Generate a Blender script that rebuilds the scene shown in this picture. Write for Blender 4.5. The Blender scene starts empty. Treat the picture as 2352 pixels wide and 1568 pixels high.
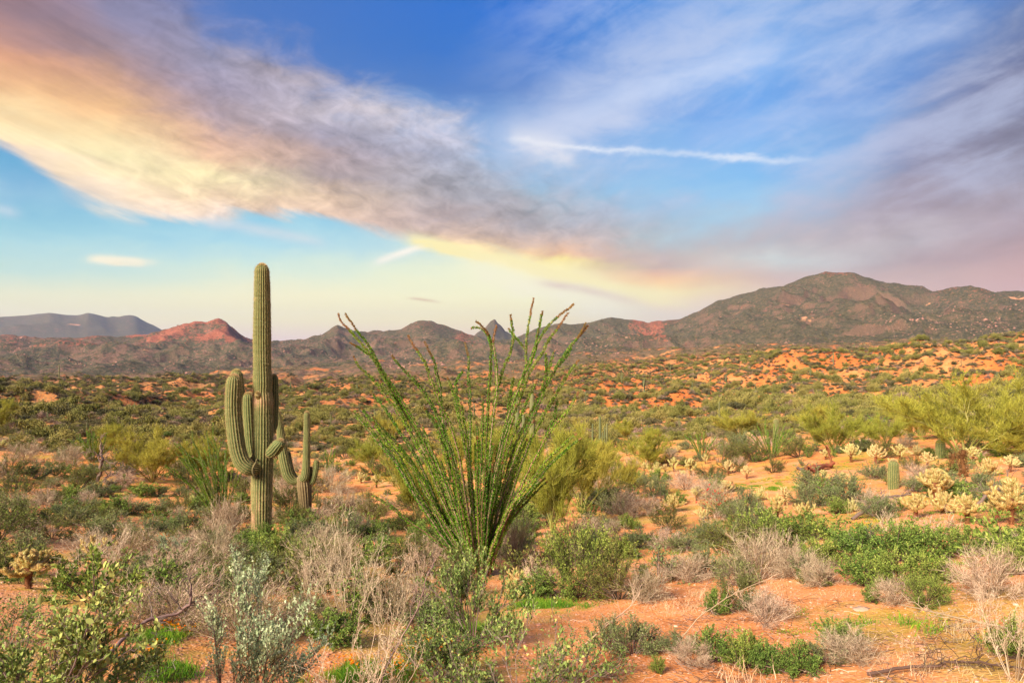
import bpy, math, random
import numpy as np
from mathutils import Vector
random.seed(7)
RNG = np.random.default_rng(11)
SC = bpy.context.scene
COL = SC.collection
# photograph measuring frame: 2352 x 1568, 24 mm lens => focal length 1568 units
FU, CU, CV = 1568.0, 1176.0, 784.0

# ------------------------------------------------------------------ camera, sky, sun, exposure
cam_d = bpy.data.cameras.new('camera'); cam = bpy.data.objects.new('camera', cam_d); COL.objects.link(cam)
cam_d.lens = 24; cam_d.sensor_width = 36; cam_d.clip_start = 0.05; cam_d.clip_end = 30000
cam.location = (0, 0, 0); cam.rotation_euler = (math.radians(90), 0, 0)
SC.camera = cam
SC.render.engine = 'CYCLES'
SC.view_settings.view_transform = 'Standard'; SC.view_settings.look = 'None'
SC.view_settings.gamma = 1.0; SC.view_settings.exposure = 1.36
SC.view_settings.use_curve_mapping = False
cy = SC.cycles
cy.use_denoising = True; cy.max_bounces = 6; cy.diffuse_bounces = 3; cy.glossy_bounces = 2
cy.transmission_bounces = 3; cy.transparent_max_bounces = 6; cy.volume_bounces = 0
cy.use_adaptive_sampling = True; cy.adaptive_threshold = 0.02
try: cy.denoiser = 'OPENIMAGEDENOISE'
except Exception: pass
SC.render.film_transparent = False

SUN_EL, SUN_AZ = math.radians(33), math.radians(-138)      # azimuth measured from +Y towards +X: behind the camera, from the left
sun_d = bpy.data.lights.new('sun', 'SUN'); sun = bpy.data.objects.new('sun', sun_d); COL.objects.link(sun)
sun_d.energy = 4.6; sun_d.angle = math.radians(24); sun_d.color = (1.0, 0.85, 0.67)
sdir = Vector((math.sin(SUN_AZ)*math.cos(SUN_EL), math.cos(SUN_AZ)*math.cos(SUN_EL), math.sin(SUN_EL)))
sun.rotation_euler = sdir.to_track_quat('Z', 'Y').to_euler()
sun.location = (0, 0, 60)

def lin(c):
    return tuple(((x/255)/12.92 if x/255 <= 0.04045 else ((x/255+0.055)/1.055)**2.4) for x in c)

class NB:
    """small node-expression helper"""
    def __init__(s, tree): s.t = tree; s.n = tree.nodes; s.l = tree.links
    def link(s, v, sock):
        if hasattr(v, 'is_output'): s.l.new(v, sock)
        else: sock.default_value = v
    def m(s, op, *a, clamp=False):
        n = s.n.new('ShaderNodeMath'); n.operation = op; n.use_clamp = clamp
        for i, v in enumerate(a): s.link(v, n.inputs[i])
        return n.outputs[0]
    def v(s, op, *a):
        n = s.n.new('ShaderNodeVectorMath'); n.operation = op
        for i, v in enumerate(a):
            if op == 'SCALE' and i == 1: s.link(v, n.inputs['Scale'])
            else: s.link(v, n.inputs[i])
        return n.outputs['Value'] if op in ('LENGTH', 'DOT_PRODUCT', 'DISTANCE') else n.outputs[0]
    def xyz(s, x, y, z):
        n = s.n.new('ShaderNodeCombineXYZ')
        for i, v in enumerate((x, y, z)): s.link(v, n.inputs[i])
        return n.outputs[0]
    def sep(s, v):
        n = s.n.new('ShaderNodeSeparateXYZ'); s.link(v, n.inputs[0]); return n.outputs
    def noise(s, vec, scale, detail=4, rough=0.5, dist=0.0, color=False, lac=2.0):
        n = s.n.new('ShaderNodeTexNoise'); s.link(vec, n.inputs['Vector'])
        n.inputs['Scale'].default_value = scale; n.inputs['Detail'].default_value = detail
        n.inputs['Roughness'].default_value = rough; n.inputs['Distortion'].default_value = dist
        n.inputs['Lacunarity'].default_value = lac
        return n.outputs['Color' if color else 'Fac']
    def ramp(s, fac, stops, interp='LINEAR'):
        n = s.n.new('ShaderNodeValToRGB'); s.link(fac, n.inputs[0]); cr = n.color_ramp; cr.interpolation = interp
        stops = sorted(stops, key=lambda q: q[0])
        while len(cr.elements) > 1: cr.elements.remove(cr.elements[-1])
        cr.elements[0].position = stops[0][0]; cr.elements[0].color = (*stops[0][1], 1)
        for p, c in stops[1:]:
            e = cr.elements.new(min(1, max(0, p))); e.color = (*c, 1)
        return n.outputs[0]
    def curve(s, x, pts, x0, x1, y0, y1):
        """piecewise curve of x; pts in real units"""
        t = s.m('MULTIPLY_ADD', x, 1/(x1-x0), -x0/(x1-x0), clamp=True)
        n = s.n.new('ShaderNodeFloatCurve'); s.link(t, n.inputs['Value'])
        c = n.mapping.curves[0]; pts = sorted(pts)
        q = [((px-x0)/(x1-x0), (py-y0)/(y1-y0)) for px, py in pts]
        c.points[0].location = q[0]; c.points[1].location = q[-1]
        for p in q[1:-1]: c.points.new(*p)
        for p in c.points: p.handle_type = 'AUTO_CLAMPED'
        n.mapping.update()
        return s.m('MULTIPLY_ADD', n.outputs[0], (y1-y0), y0)
    def mix(s, f, a, b, blend='MIX'):
        n = s.n.new('ShaderNodeMix'); n.data_type = 'RGBA'; n.blend_type = blend; n.clamp_factor = True
        s.link(f, n.inputs[0])
        for v, k in ((a, 6), (b, 7)):
            if hasattr(v, 'is_output'): s.l.new(v, n.inputs[k])
            else: n.inputs[k].default_value = (*v, 1) if len(v) == 3 else v
        return n.outputs[2]
    def smooth(s, x, a, b):
        n = s.n.new('ShaderNodeMapRange'); n.interpolation_type = 'SMOOTHSTEP'
        for v, k in ((x, 0), (a, 1), (b, 2)): s.link(v, n.inputs[k])
        n.inputs[3].default_value = 0; n.inputs[4].default_value = 1
        return n.outputs[0]

def dirang(u, v):
    """measured point of the photograph -> azimuth, elevation in degrees"""
    x, z = (u-CU)/FU, (CV-v)/FU
    return math.degrees(math.atan(x)), math.degrees(math.atan2(z, math.hypot(1, x)))

def build_world():
    w = bpy.data.worlds.new('World'); SC.world = w; w.use_nodes = True
    w.node_tree.nodes.clear(); b = NB(w.node_tree)
    tc = b.n.new('ShaderNodeTexCoord')
    d = b.v('NORMALIZE', tc.outputs['Generated'])
    x, y, z = b.sep(d)
    az = b.m('MULTIPLY', b.m('ARCTAN2', x, y), 180/math.pi)
    el = b.m('MULTIPLY', b.m('ARCSINE', z), 180/math.pi)
    # a cloud deck overhead: streaks run towards the horizon in perspective
    zz = b.m('ADD', b.m('MAXIMUM', z, 0.0), 0.13)
    pl = b.xyz(b.m('DIVIDE', x, zz), b.m('DIVIDE', y, zz), 0.0)
    # the strata run from lower left to upper right in the right half and fall to the right in the left half
    warp1 = b.noise(d, 2.2, 3, 0.5, color=True)
    warp2 = b.noise(b.v('MULTIPLY', d, (6.0, 6.0, 16.0)), 1.6, 7, 0.60, 0.3, color=True)
    w1 = b.v('SUBTRACT', warp1, (0.5, 0.5, 0.5)); w2 = b.v('SUBTRACT', warp2, (0.5, 0.5, 0.5))
    w1s = b.sep(w1); w2s = b.sep(w2)
    azw = b.m('ADD', az, b.m('ADD', b.m('MULTIPLY', w1s[0], 7.0), b.m('MULTIPLY', w2s[0], 4.0)))
    elw = b.m('ADD', el, b.m('ADD', b.m('MULTIPLY', w1s[1], 3.0), b.m('MULTIPLY', w2s[1], 3.6)))
    fade = b.smooth(el, 0.5, 9.0)
    elw = b.m('ADD', b.m('MULTIPLY', elw, fade), b.m('MULTIPLY', el, b.m('SUBTRACT', 1.0, fade)))
    E0, E1 = -4.0, 32.0
    def column(u, rows, e):
        st = []
        for v, c in rows:
            a_, e_ = dirang(u, v)
            st.append(((e_-E0)/(E1-E0), lin(c)))
        return b.ramp(e, st)
    et = b.m('MULTIPLY_ADD', elw, 1/(E1-E0), -E0/(E1-E0), clamp=True)
    def grid(cols, azs):
        cur = None
        for i, (u, rows) in enumerate(cols):
            c = column(u, rows, et)
            if cur is None: cur = c
            else:
                a0 = dirang(cols[i-1][0], 784)[0]; a1 = dirang(u, 784)[0]
                n = b.n.new('ShaderNodeMapRange')
                b.link(azs, n.inputs[0]); n.inputs[1].default_value = a0; n.inputs[2].default_value = a1
                cur = b.mix(n.outputs[0], cur, c)
        return cur
    clear = grid([
        (0,    [(0,(90,118,182)),(150,(92,125,185)),(300,(84,156,202)),(400,(104,174,212)),(500,(146,202,218)),(560,(172,216,222)),(620,(198,226,212)),(680,(242,238,194)),(735,(254,236,180)),(790,(244,206,192)),(850,(215,185,190))]),
        (600,  [(0,(70,115,188)),(150,(75,120,190)),(300,(100,160,210)),(400,(125,186,220)),(500,(140,202,226)),(560,(172,218,230)),(620,(216,236,216)),(680,(254,246,196)),(735,(255,240,182)),(790,(242,208,200)),(850,(215,185,195))]),
        (1200, [(-40,(10,105,200)),(0,(18,110,208)),(100,(34,112,202)),(190,(74,124,196)),(300,(140,175,220)),(400,(150,190,225)),(500,(160,205,228)),(560,(205,226,220)),(610,(252,248,200)),(680,(255,250,196)),(735,(255,238,176)),(790,(246,208,178)),(850,(215,185,190))]),
        (1750, [(0,(84,154,224)),(150,(118,172,234)),(240,(104,164,232)),(300,(122,178,236)),(400,(130,188,236)),(480,(165,205,232)),(560,(185,200,212)),(620,(205,208,208)),(680,(228,208,196)),(790,(226,196,190)),(850,(215,185,190))]),
        (2352, [(0,(84,124,190)),(150,(100,130,190)),(300,(125,150,200)),(400,(150,155,195)),(500,(170,166,190)),(620,(206,182,180)),(680,(228,190,174)),(790,(236,196,178)),(850,(215,185,190))]),
    ], azw)
    cloud = grid([
        (0,   [(0,(156,126,136)),(70,(182,140,134)),(130,(224,166,130)),(200,(238,190,138)),(250,(250,214,158)),(300,(248,228,186)),(340,(238,214,192)),(420,(228,212,205)),(620,(220,215,210))]),
        (250, [(0,(128,126,160)),(90,(148,132,150)),(140,(176,144,142)),(190,(216,170,140)),(240,(246,198,144)),(300,(248,222,168)),(350,(252,240,190)),(400,(250,228,190)),(450,(244,224,202)),(600,(226,216,205))]),
        (500, [(0,(120,132,184)),(100,(146,146,178)),(200,(160,150,172)),(250,(178,156,160)),(300,(218,178,152)),(350,(224,186,152)),(400,(252,238,184)),(450,(250,222,186)),(500,(246,224,208)),(600,(235,220,205))]),
        (750, [(50,(140,146,186)),(150,(182,172,184)),(200,(174,170,190)),(250,(184,178,194)),(300,(160,156,178)),(350,(178,158,160)),(400,(170,155,158)),(450,(214,188,164)),(500,(228,198,178)),(530,(218,198,186)),(600,(220,205,195))]),
        (1000,[(200,(172,184,210)),(250,(210,205,214)),(300,(184,186,208)),(350,(164,170,196)),(400,(168,168,182)),(450,(163,160,170)),(500,(170,156,158)),(540,(196,172,158)),(554,(226,196,164)),(572,(255,238,172)),(600,(253,244,190)),(660,(250,242,205))]),
        (1250,[(300,(200,206,226)),(350,(172,188,214)),(400,(158,172,194)),(450,(163,170,184)),(500,(170,166,172)),(550,(202,178,166)),(582,(236,190,150)),(600,(255,236,150)),(625,(254,246,184)),(680,(250,242,205))]),
        (1500,[(400,(150,184,220)),(450,(155,180,208)),(500,(164,178,194)),(550,(184,180,186)),(600,(200,176,168)),(625,(232,188,158)),(648,(250,208,152)),(670,(255,240,170)),(720,(250,226,190))]),
        (1800,[(0,(150,186,232)),(300,(138,164,216)),(350,(158,172,208)),(420,(162,168,196)),(500,(172,164,176)),(550,(184,170,172)),(590,(204,212,214)),(640,(208,184,178)),(700,(226,190,182))]),
        (2100,[(0,(128,150,196)),(150,(120,140,190)),(300,(124,130,172)),(400,(148,144,172)),(480,(160,146,160)),(540,(192,184,194)),(600,(180,160,166)),(650,(206,176,170)),(700,(222,184,176))]),
        (2352,[(0,(88,104,146)),(100,(94,104,146)),(200,(108,108,146)),(300,(118,120,152)),(400,(150,146,168)),(450,(164,154,170)),(550,(174,150,158)),(650,(206,166,162)),(720,(220,180,172))]),
    ], azw)
    def ev(pts):      # (u, v) list -> (az, el) list
        return [dirang(u, v) for u, v in pts]
    A0, A1 = -50.0, 50.0
    bot = b.curve(az, ev([(-300,250),(0,338),(90,400),(165,452),(300,490),(450,505),(600,505),(750,508),(850,528),(950,549),(1100,585),(1300,640),(1500,700),(1650,730),(1800,770),(2000,790),(2352,800),(2700,800)]), A0, A1, -5, 40)
    top = b.curve(az, ev([(-300,-260),(0,-200),(400,-60),(480,20),(600,85),(700,140),(800,195),(900,230),(1000,268),(1100,322),(1200,370),(1350,420),(1500,465),(1700,495),(1850,475),(1960,400),(2060,270),(2160,150),(2260,50),(2400,-60),(2700,-260)]), A0, A1, -5, 40)
    # fine wisps
    puff = b.noise(b.v('MULTIPLY', d, (10.0, 10.0, 22.0)), 1.0, 8, 0.62, 0.4)
    puffc = b.m('SUBTRACT', puff, 0.5)
    ca, sa = math.cos(math.radians(24)), math.sin(math.radians(24))
    # streak coordinate: turned 24 degrees in azimuth/elevation, stretched along the streak
    sx = b.m('ADD', b.m('MULTIPLY', x, ca), b.m('MULTIPLY', z, sa)); sz = b.m('SUBTRACT', b.m('MULTIPLY', z, ca), b.m('MULTIPLY', x, sa))
    strk = b.noise(b.xyz(b.m('MULTIPLY', sx, 4.0), b.m('MULTIPLY', sz, 14.0), y), 1.0, 8, 0.60, 0.25)
    strkF = b.noise(b.xyz(b.m('ADD', b.m('MULTIPLY', x, 8*ca), b.m('MULTIPLY', z, -8*sa)), b.m('ADD', b.m('MULTIPLY', z, 44*ca), b.m('MULTIPLY', x, 44*sa)), y), 1.0, 6, 0.62, 0.5)
    strkL = b.noise(b.xyz(b.m('ADD', b.m('MULTIPLY', x, 3.2*ca), b.m('MULTIPLY', z, -3.2*sa)), b.m('ADD', b.m('MULTIPLY', z, 17*ca), b.m('MULTIPLY', x, 17*sa)), y), 1.0, 8, 0.58, 0.25)
    right = b.smooth(az, -8.0, 12.0)
    # edge noise: puffy upper edge at the left, long streaks at the right, thin strata along the foot
    te = b.m('ADD', b.m('MULTIPLY', puffc, 9.0), b.m('MULTIPLY', b.m('MULTIPLY', b.m('SUBTRACT', strk, 0.5), right), 14.0))
    softt = b.m('MULTIPLY_ADD', right, 2.5, 3.0)
    dt = b.m('ADD', b.m('SUBTRACT', top, el), te)
    mt = b.smooth(dt, b.m('MULTIPLY', softt, -0.7), softt)
    be = b.m('MULTIPLY', b.m('SUBTRACT', strkL, 0.5), 5.0)
    db = b.m('ADD', b.m('SUBTRACT', el, bot), be)
    softb = b.curve(az, [(-50,1.0),(-34,1.0),(-20,0.7),(-8,1.1),(0,1.3),(12,1.6),(22,3.0),(50,4.0)], A0, A1, 0, 5)
    mb_ = b.smooth(db, b.m('MULTIPLY', softb, -0.6), softb)
    M = b.m('MULTIPLY', b.m('MULTIPLY', mt, mb_), 1.0)
    # behind the camera: broken cloud of the same kind
    back = b.smooth(b.m('ABSOLUTE', az), 50.0, 80.0)
    patch = b.smooth(b.noise(pl, 0.8, 6, 0.6), 0.35, 0.65)
    M = b.m('ADD', b.m('MULTIPLY', M, b.m('SUBTRACT', 1.0, back)), b.m('MULTIPLY', patch, back))
    puff2 = b.noise(b.v('MULTIPLY', d, (26.0, 26.0, 44.0)), 1.0, 7, 0.62, 0.6)
    puffz = b.m('MULTIPLY', b.smooth(b.m('ABSOLUTE', b.m('SUBTRACT', az, -8.0)), 27.0, 14.0), b.smooth(el, 5.0, 10.0))
    cloudtx = b.m('ADD', b.m('MULTIPLY', b.m('MULTIPLY', b.m('SUBTRACT', strkF, 0.5), b.m('SUBTRACT', 1.0, right)), 0.6), b.m('ADD', b.m('MULTIPLY', b.m('MULTIPLY', b.m('SUBTRACT', puff2, 0.5), puffz), 1.25), b.m('ADD', b.m('MULTIPLY', b.m('SUBTRACT', b.m('ADD', b.m('MULTIPLY', strk, right), b.m('MULTIPLY', strkL, b.m('SUBTRACT', 1.0, right))), 0.5), 0.75),
                        b.m('MULTIPLY', puffc, 0.55))))
    low = b.smooth(el, 1.0, 9.0)
    gain = b.m('MULTIPLY_ADD', b.m('MULTIPLY', cloudtx, low), 1.0, 1.0)
    cloud2 = b.mix(1.0, cloud, (0.5,0.5,0.5), 'MULTIPLY')
    cn = b.v('MULTIPLY', b.v('SCALE', cloud, gain), (1.04, 1.0, 0.93))
    col = b.mix(M, clear, cn)
    # pale wisps
    def band(pts, width, amp, colr, noise_k=1.0, src=None):
        nonlocal col
        c = b.curve(az, ev([(p[0], p[1]) for p in pts]), A0, A1, -5, 40)
        ampc = b.curve(az, [(A0, 0.0)] + [(dirang(p[0], p[1])[0], p[2]) for p in pts] + [(A1, 0.0)], A0, A1, 0, 1)
        off = b.m('MULTIPLY', b.m('SUBTRACT', src if src is not None else puff, 0.5), noise_k*width*2.5)
        q = b.m('DIVIDE', b.m('ADD', b.m('SUBTRACT', el, c), off), width)
        g = b.m('POWER', 2.718, b.m('MULTIPLY', b.m('MULTIPLY', q, q), -1.0))
        tex = b.m('MULTIPLY_ADD', puff, 1.8, -0.15, clamp=True)
        f = b.m('MULTIPLY', b.m('MULTIPLY', g, ampc), b.m('MULTIPLY', tex, amp), clamp=True)
        col = b.mix(f, col, lin(colr))
    veil = b.m('MULTIPLY', b.m('MULTIPLY', b.smooth(b.m('ADD', b.m('MULTIPLY', strk, .65), b.m('MULTIPLY', puff, .35)), 0.40, 0.64), right), b.m('MULTIPLY', b.smooth(el, 6.0, 14.0), b.m('SUBTRACT', 1.0, back)))
    col = b.mix(b.m('MULTIPLY', veil, 0.55), col, lin((196,208,236)))
    band([(1050,430,0),(1150,330,.55),(1250,280,.8),(1330,215,.85),(1420,150,.7),(1550,110,.55),(1720,40,.6),(1850,0,.25),(1950,-30,0)], 2.2, 1.0, (190,203,232), 1.0, strk)
    band([(1200,350,0),(1300,290,.5),(1450,215,.75),(1600,170,.8),(1800,125,.6),(2000,95,.45),(2200,60,.3),(2350,40,0)], 1.1, 1.0, (196,212,242), 0.8, strk)
    band([(1130,390,0),(1250,320,.6),(1400,280,.7),(1480,250,.35),(1560,230,0)], 1.6, 1.0, (208,214,234), 1.2)
    band([(1480,380,0),(1600,330,.4),(1750,290,.7),(1900,265,.55),(2050,240,.2),(2200,220,0)], 1.0, .8, (165,192,236), 1.0, strk)
    band([(1120,335,0),(1175,322,.6),(1230,325,1.0),(1330,340,.95),(1450,346,.9),(1590,353,.6),(1700,362,.85),(1800,366,.6),(1860,368,.25),(1930,371,0)], 0.26, 1.15, (226,233,245), 1.9, puff2)
    band([(1120,330,0),(1180,320,.7),(1250,335,.9),(1320,350,.3),(1400,355,0)], 1.0, 1.0, (228,228,236), 1.2)
    band([(170,592,0),(205,594,.35),(240,597,.9),(300,601,1),(330,604,.6),(355,605,.3),(395,607,0)], 0.30, 1.9, (253,244,214), 0.9)
    band([(235,604,0),(270,606,.8),(315,609,.8),(345,608,0)], 0.2, 1.6, (253,240,208), 0.9)
    band([(400,500,0),(480,510,.6),(560,522,.8),(650,540,.75),(740,558,.4),(800,570,0)], 0.45, 1.0, (226,222,222), 0.6, strkL)
    band([(830,612,0),(868,600,.6),(920,582,1),(960,568,.9),(990,560,.4),(1010,555,0)], 0.33, 1.3, (252,246,230), 0.4)
    band([(925,684,0),(945,685,.8),(985,690,.9),(1020,696,0)], 0.12, 1.3, (232,204,160), 0.2)
    band([(880,530,0),(950,549,.6),(1050,574,1),(1150,598,1),(1250,622,1),(1350,648,.9),(1450,674,.7),(1560,700,.3),(1640,720,0)], 0.50, 1.6, (255,240,172), 1.5)
    band([(1000,600,0),(1100,625,.5),(1250,668,.8),(1400,700,.7),(1520,725,0)], 1.3, 1.1, (252,244,212), 0.6)
    band([(-200,270,.6),(0,250,.8),(120,285,.8),(250,325,.9),(380,365,.9),(480,405,.7),(580,435,0)], 1.0, 0.5, (254,236,186), 1.6, strkL)
    band([(1180,640,0),(1250,650,.5),(1330,662,.8),(1450,690,.5),(1550,705,0)], 0.35, 1.0, (226,200,184), 0.5)
    band([(-200,440,.3),(0,430,.5),(120,445,.4),(260,470,0)], 0.9, 0.8, (180,205,225), 1.0, strkL)
    band([(-100,478,.3),(0,482,.8),(40,490,.4),(80,496,0)], 0.4, 1.0, (205,218,228), 0.7)
    # the physical sky shares in the daylight, matched to the sun lamp
    sky = b.n.new('ShaderNodeTexSky'); sky.sky_type = 'NISHITA'; sky.sun_disc = False
    sky.sun_elevation = SUN_EL; sky.sun_rotation = SUN_AZ; sky.air_density = 1.0; sky.dust_density = 1.5
    base = b.v('SCALE', sky.outputs[0], 0.10)
    # below the horizon: dull earth-coloured light
    col = b.mix(b.smooth(el, -1.0, -6.0), col, (0.30, 0.22, 0.17))
    final = b.mix(0.02, col, base)
    bg = b.n.new('ShaderNodeBackground'); b.link(final, bg.inputs[0])
    bg.inputs[1].default_value = 2**(-SC.view_settings.exposure) * 1.07
    out = b.n.new('ShaderNodeOutputWorld'); b.l.new(bg.outputs[0], out.inputs[0])
    w.cycles.sampling_method = 'MANUAL'; w.cycles.sample_map_resolution = 512
build_world()

# ------------------------------------------------------------------ helpers
def tag(o, label=None, cat=None, group=None, kind=None):
    if label: o['label'] = label
    if cat: o['category'] = cat
    if group: o['group'] = group
    if kind: o['kind'] = kind
    return o
def empty(name, loc=(0,0,0), rz=0.0, s=1.0):
    o = bpy.data.objects.new(name, None); COL.objects.link(o); o.empty_display_size = 0.2
    o.location = loc; o.rotation_euler = (0,0,rz); o.scale = (s,s,s) if not hasattr(s,'__len__') else s
    return o
def new_obj(name, me, parent=None, link=True):
    o = bpy.data.objects.new(name, me)
    if link: COL.objects.link(o)
    if parent is not None: o.parent = parent
    return o
def copy_tree(o, parent=None):
    c = o.copy(); COL.objects.link(c); c.parent = parent
    for ch in KIDS.get(o.name, []): copy_tree(ch, c)
    return c
KIDS = {}

class MB:
    """collects vertices, triangles and quads with a per-vertex value t and a material slot"""
    def __init__(s): s.V=[]; s.F=[]; s.T=[]; s.n=0
    def add(s, verts, faces, t, mat=0):
        verts = np.asarray(verts, np.float32).reshape(-1,3); faces = np.asarray(faces, np.int32)
        if not len(verts) or not len(faces): return
        s.V.append(verts); s.F.append((faces+s.n, mat))
        t = np.broadcast_to(np.asarray(t, np.float32), (len(verts),)); s.T.append(t); s.n += len(verts)
    def mesh(s, name, mats, smooth=False):
        me = bpy.data.meshes.new(name)
        V = np.concatenate(s.V); me.vertices.add(len(V)); me.vertices.foreach_set('co', V.ravel())
        li = np.concatenate([f.ravel() for f,_ in s.F]); tot = np.concatenate([np.full(len(f), f.shape[1], np.int32) for f,_ in s.F])
        mi = np.concatenate([np.full(len(f), m, np.int32) for f,m in s.F])
        me.loops.add(len(li)); me.loops.foreach_set('vertex_index', li)
        me.polygons.add(len(tot)); st = np.concatenate([[0], np.cumsum(tot)[:-1]]).astype(np.int32)
        me.polygons.foreach_set('loop_start', st); me.polygons.foreach_set('loop_total', tot)
        me.polygons.foreach_set('material_index', mi)
        if smooth: me.polygons.foreach_set('use_smooth', np.ones(len(tot), bool))
        a = me.attributes.new('t', 'FLOAT', 'POINT'); a.data.foreach_set('value', np.concatenate(s.T))
        for m in (mats if isinstance(mats, (list,tuple)) else [mats]): me.materials.append(m)
        me.update(calc_edges=True); return me

def nrm(a): return a/np.maximum(np.linalg.norm(a, axis=-1, keepdims=True), 1e-9)
def rvec(rng, n): return nrm(rng.normal(size=(n,3)))
def tubes(mb, P, R, sides=3, t=0.5, mat=0):
    """P (N,K,3) paths, R (N,K) radii"""
    N,K,_ = P.shape; T = np.empty_like(P)
    T[:,1:-1] = P[:,2:]-P[:,:-2]; T[:,0] = P[:,1]-P[:,0]; T[:,-1] = P[:,-1]-P[:,-2]; T = nrm(T)
    ref = np.where(np.abs(T[...,1:2])<0.9, np.array([0,1.,0]), np.array([1.,0,0]))
    A = nrm(np.cross(T, ref)); B = np.cross(T, A)
    th = np.arange(sides)*2*np.pi/sides
    V = P[:,:,None,:] + R[:,:,None,None]*(np.cos(th)[None,None,:,None]*A[:,:,None,:] + np.sin(th)[None,None,:,None]*B[:,:,None,:])
    i = np.arange(N)[:,None,None]*K*sides; k = np.arange(K-1)[None,:,None]*sides; j = np.arange(sides)[None,None,:]; j2=(j+1)%sides
    F = np.stack([i+k+j, i+k+j2, i+k+sides+j2, i+k+sides+j], -1).reshape(-1,4)
    tt = np.broadcast_to(np.asarray(t, np.float32).reshape(-1,1), (N, K*sides)).ravel() if np.ndim(t) else t
    mb.add(V, F, tt, mat)
def ribbons(mb, P, W, rng, t=0.5, mat=0):
    N,K,_ = P.shape; T = nrm(P[:,-1]-P[:,0]); S = nrm(np.cross(T, rvec(rng,N)))
    w = (W*np.linspace(1,0.35,K)[None,:])[...,None] if np.ndim(W)==0 else (W[:,None]*np.linspace(1,0.35,K)[None,:])[...,None]
    V = np.stack([P-S[:,None,:]*w, P+S[:,None,:]*w], 2)
    i = np.arange(N)[:,None]*K*2; k = np.arange(K-1)[None,:]*2
    F = np.stack([i+k, i+k+1, i+k+3, i+k+2], -1).reshape(-1,4)
    tt = np.broadcast_to(np.asarray(t, np.float32).reshape(-1,1), (N, K*2)).ravel() if np.ndim(t) else t
    mb.add(V, F, tt, mat)
def grow(rng, S, D, L, K=3, wob=0.15, bend=(0,0,0)):
    """paths from starts S along D with length L, bending towards bend"""
    N = len(S); s = np.linspace(0,1,K)[None,:,None]; L = np.asarray(L).reshape(-1,1,1)*np.ones((N,1,1))
    P = S[:,None,:] + D[:,None,:]*s*L + np.asarray(bend)*s*s*L
    P = P + rng.normal(size=(N,K,3))*wob*L*s*0.35
    return P
def children(rng, P, m, lo, hi, spread, up, out=None, outk=0.0):
    """m children for each path: start points and directions"""
    N,K,_ = P.shape; t = rng.uniform(lo, hi, (N,m)); f = t*(K-1); i = np.minimum(f.astype(int), K-2); a = (f-i)[...,None]
    n = np.arange(N)[:,None]; S = P[n,i]*(1-a)+P[n,i+1]*a; T = nrm(P[n,i+1]-P[n,i])
    D = T + spread*rng.normal(size=S.shape)*0.6 + np.array([0,0,up])
    if out is not None: D = D + outk*nrm(S-out)
    return S.reshape(-1,3), nrm(D).reshape(-1,3), t.reshape(-1)
def leaves(mb, P, D, L, W, rng, t, mat=0, oval=False, fold=0.15):
    N = len(P); L = (np.asarray(L)*np.ones(N))[:,None]; W = (np.asarray(W)*np.ones(N))[:,None]
    S = nrm(np.cross(D, rvec(rng,N))); Nn = np.cross(D, S)
    if oval:
        V = np.stack([P, P+D*L*.3+S*W*.5+Nn*W*fold, P+D*L*.72+S*W*.42+Nn*W*fold, P+D*L, P+D*L*.72-S*W*.42+Nn*W*fold, P+D*L*.3-S*W*.5+Nn*W*fold], 1)
        b = np.arange(N)[:,None]*6; F = np.concatenate([b+np.array([0,1,2,3]), b+np.array([0,3,4,5])])
        mb.add(V, F, np.repeat(t,6), mat)
    else:
        V = np.stack([P, P+D*L*.5+S*W*.5+Nn*W*fold, P+D*L, P+D*L*.5-S*W*.5+Nn*W*fold], 1)
        mb.add(V, np.arange(N)[:,None]*4+np.array([0,1,2,3]), np.repeat(t,4), mat)
def spikes(mb, P, D, L, W, rng, t, mat=0):
    N = len(P); L = (np.asarray(L)*np.ones(N))[:,None]; S = nrm(np.cross(D, rvec(rng,N)))*W
    V = np.stack([P-S, P+S, P+D*L], 1); mb.add(V, np.arange(N)[:,None]*3+np.array([0,1,2]), np.repeat(t,3), mat)

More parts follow.
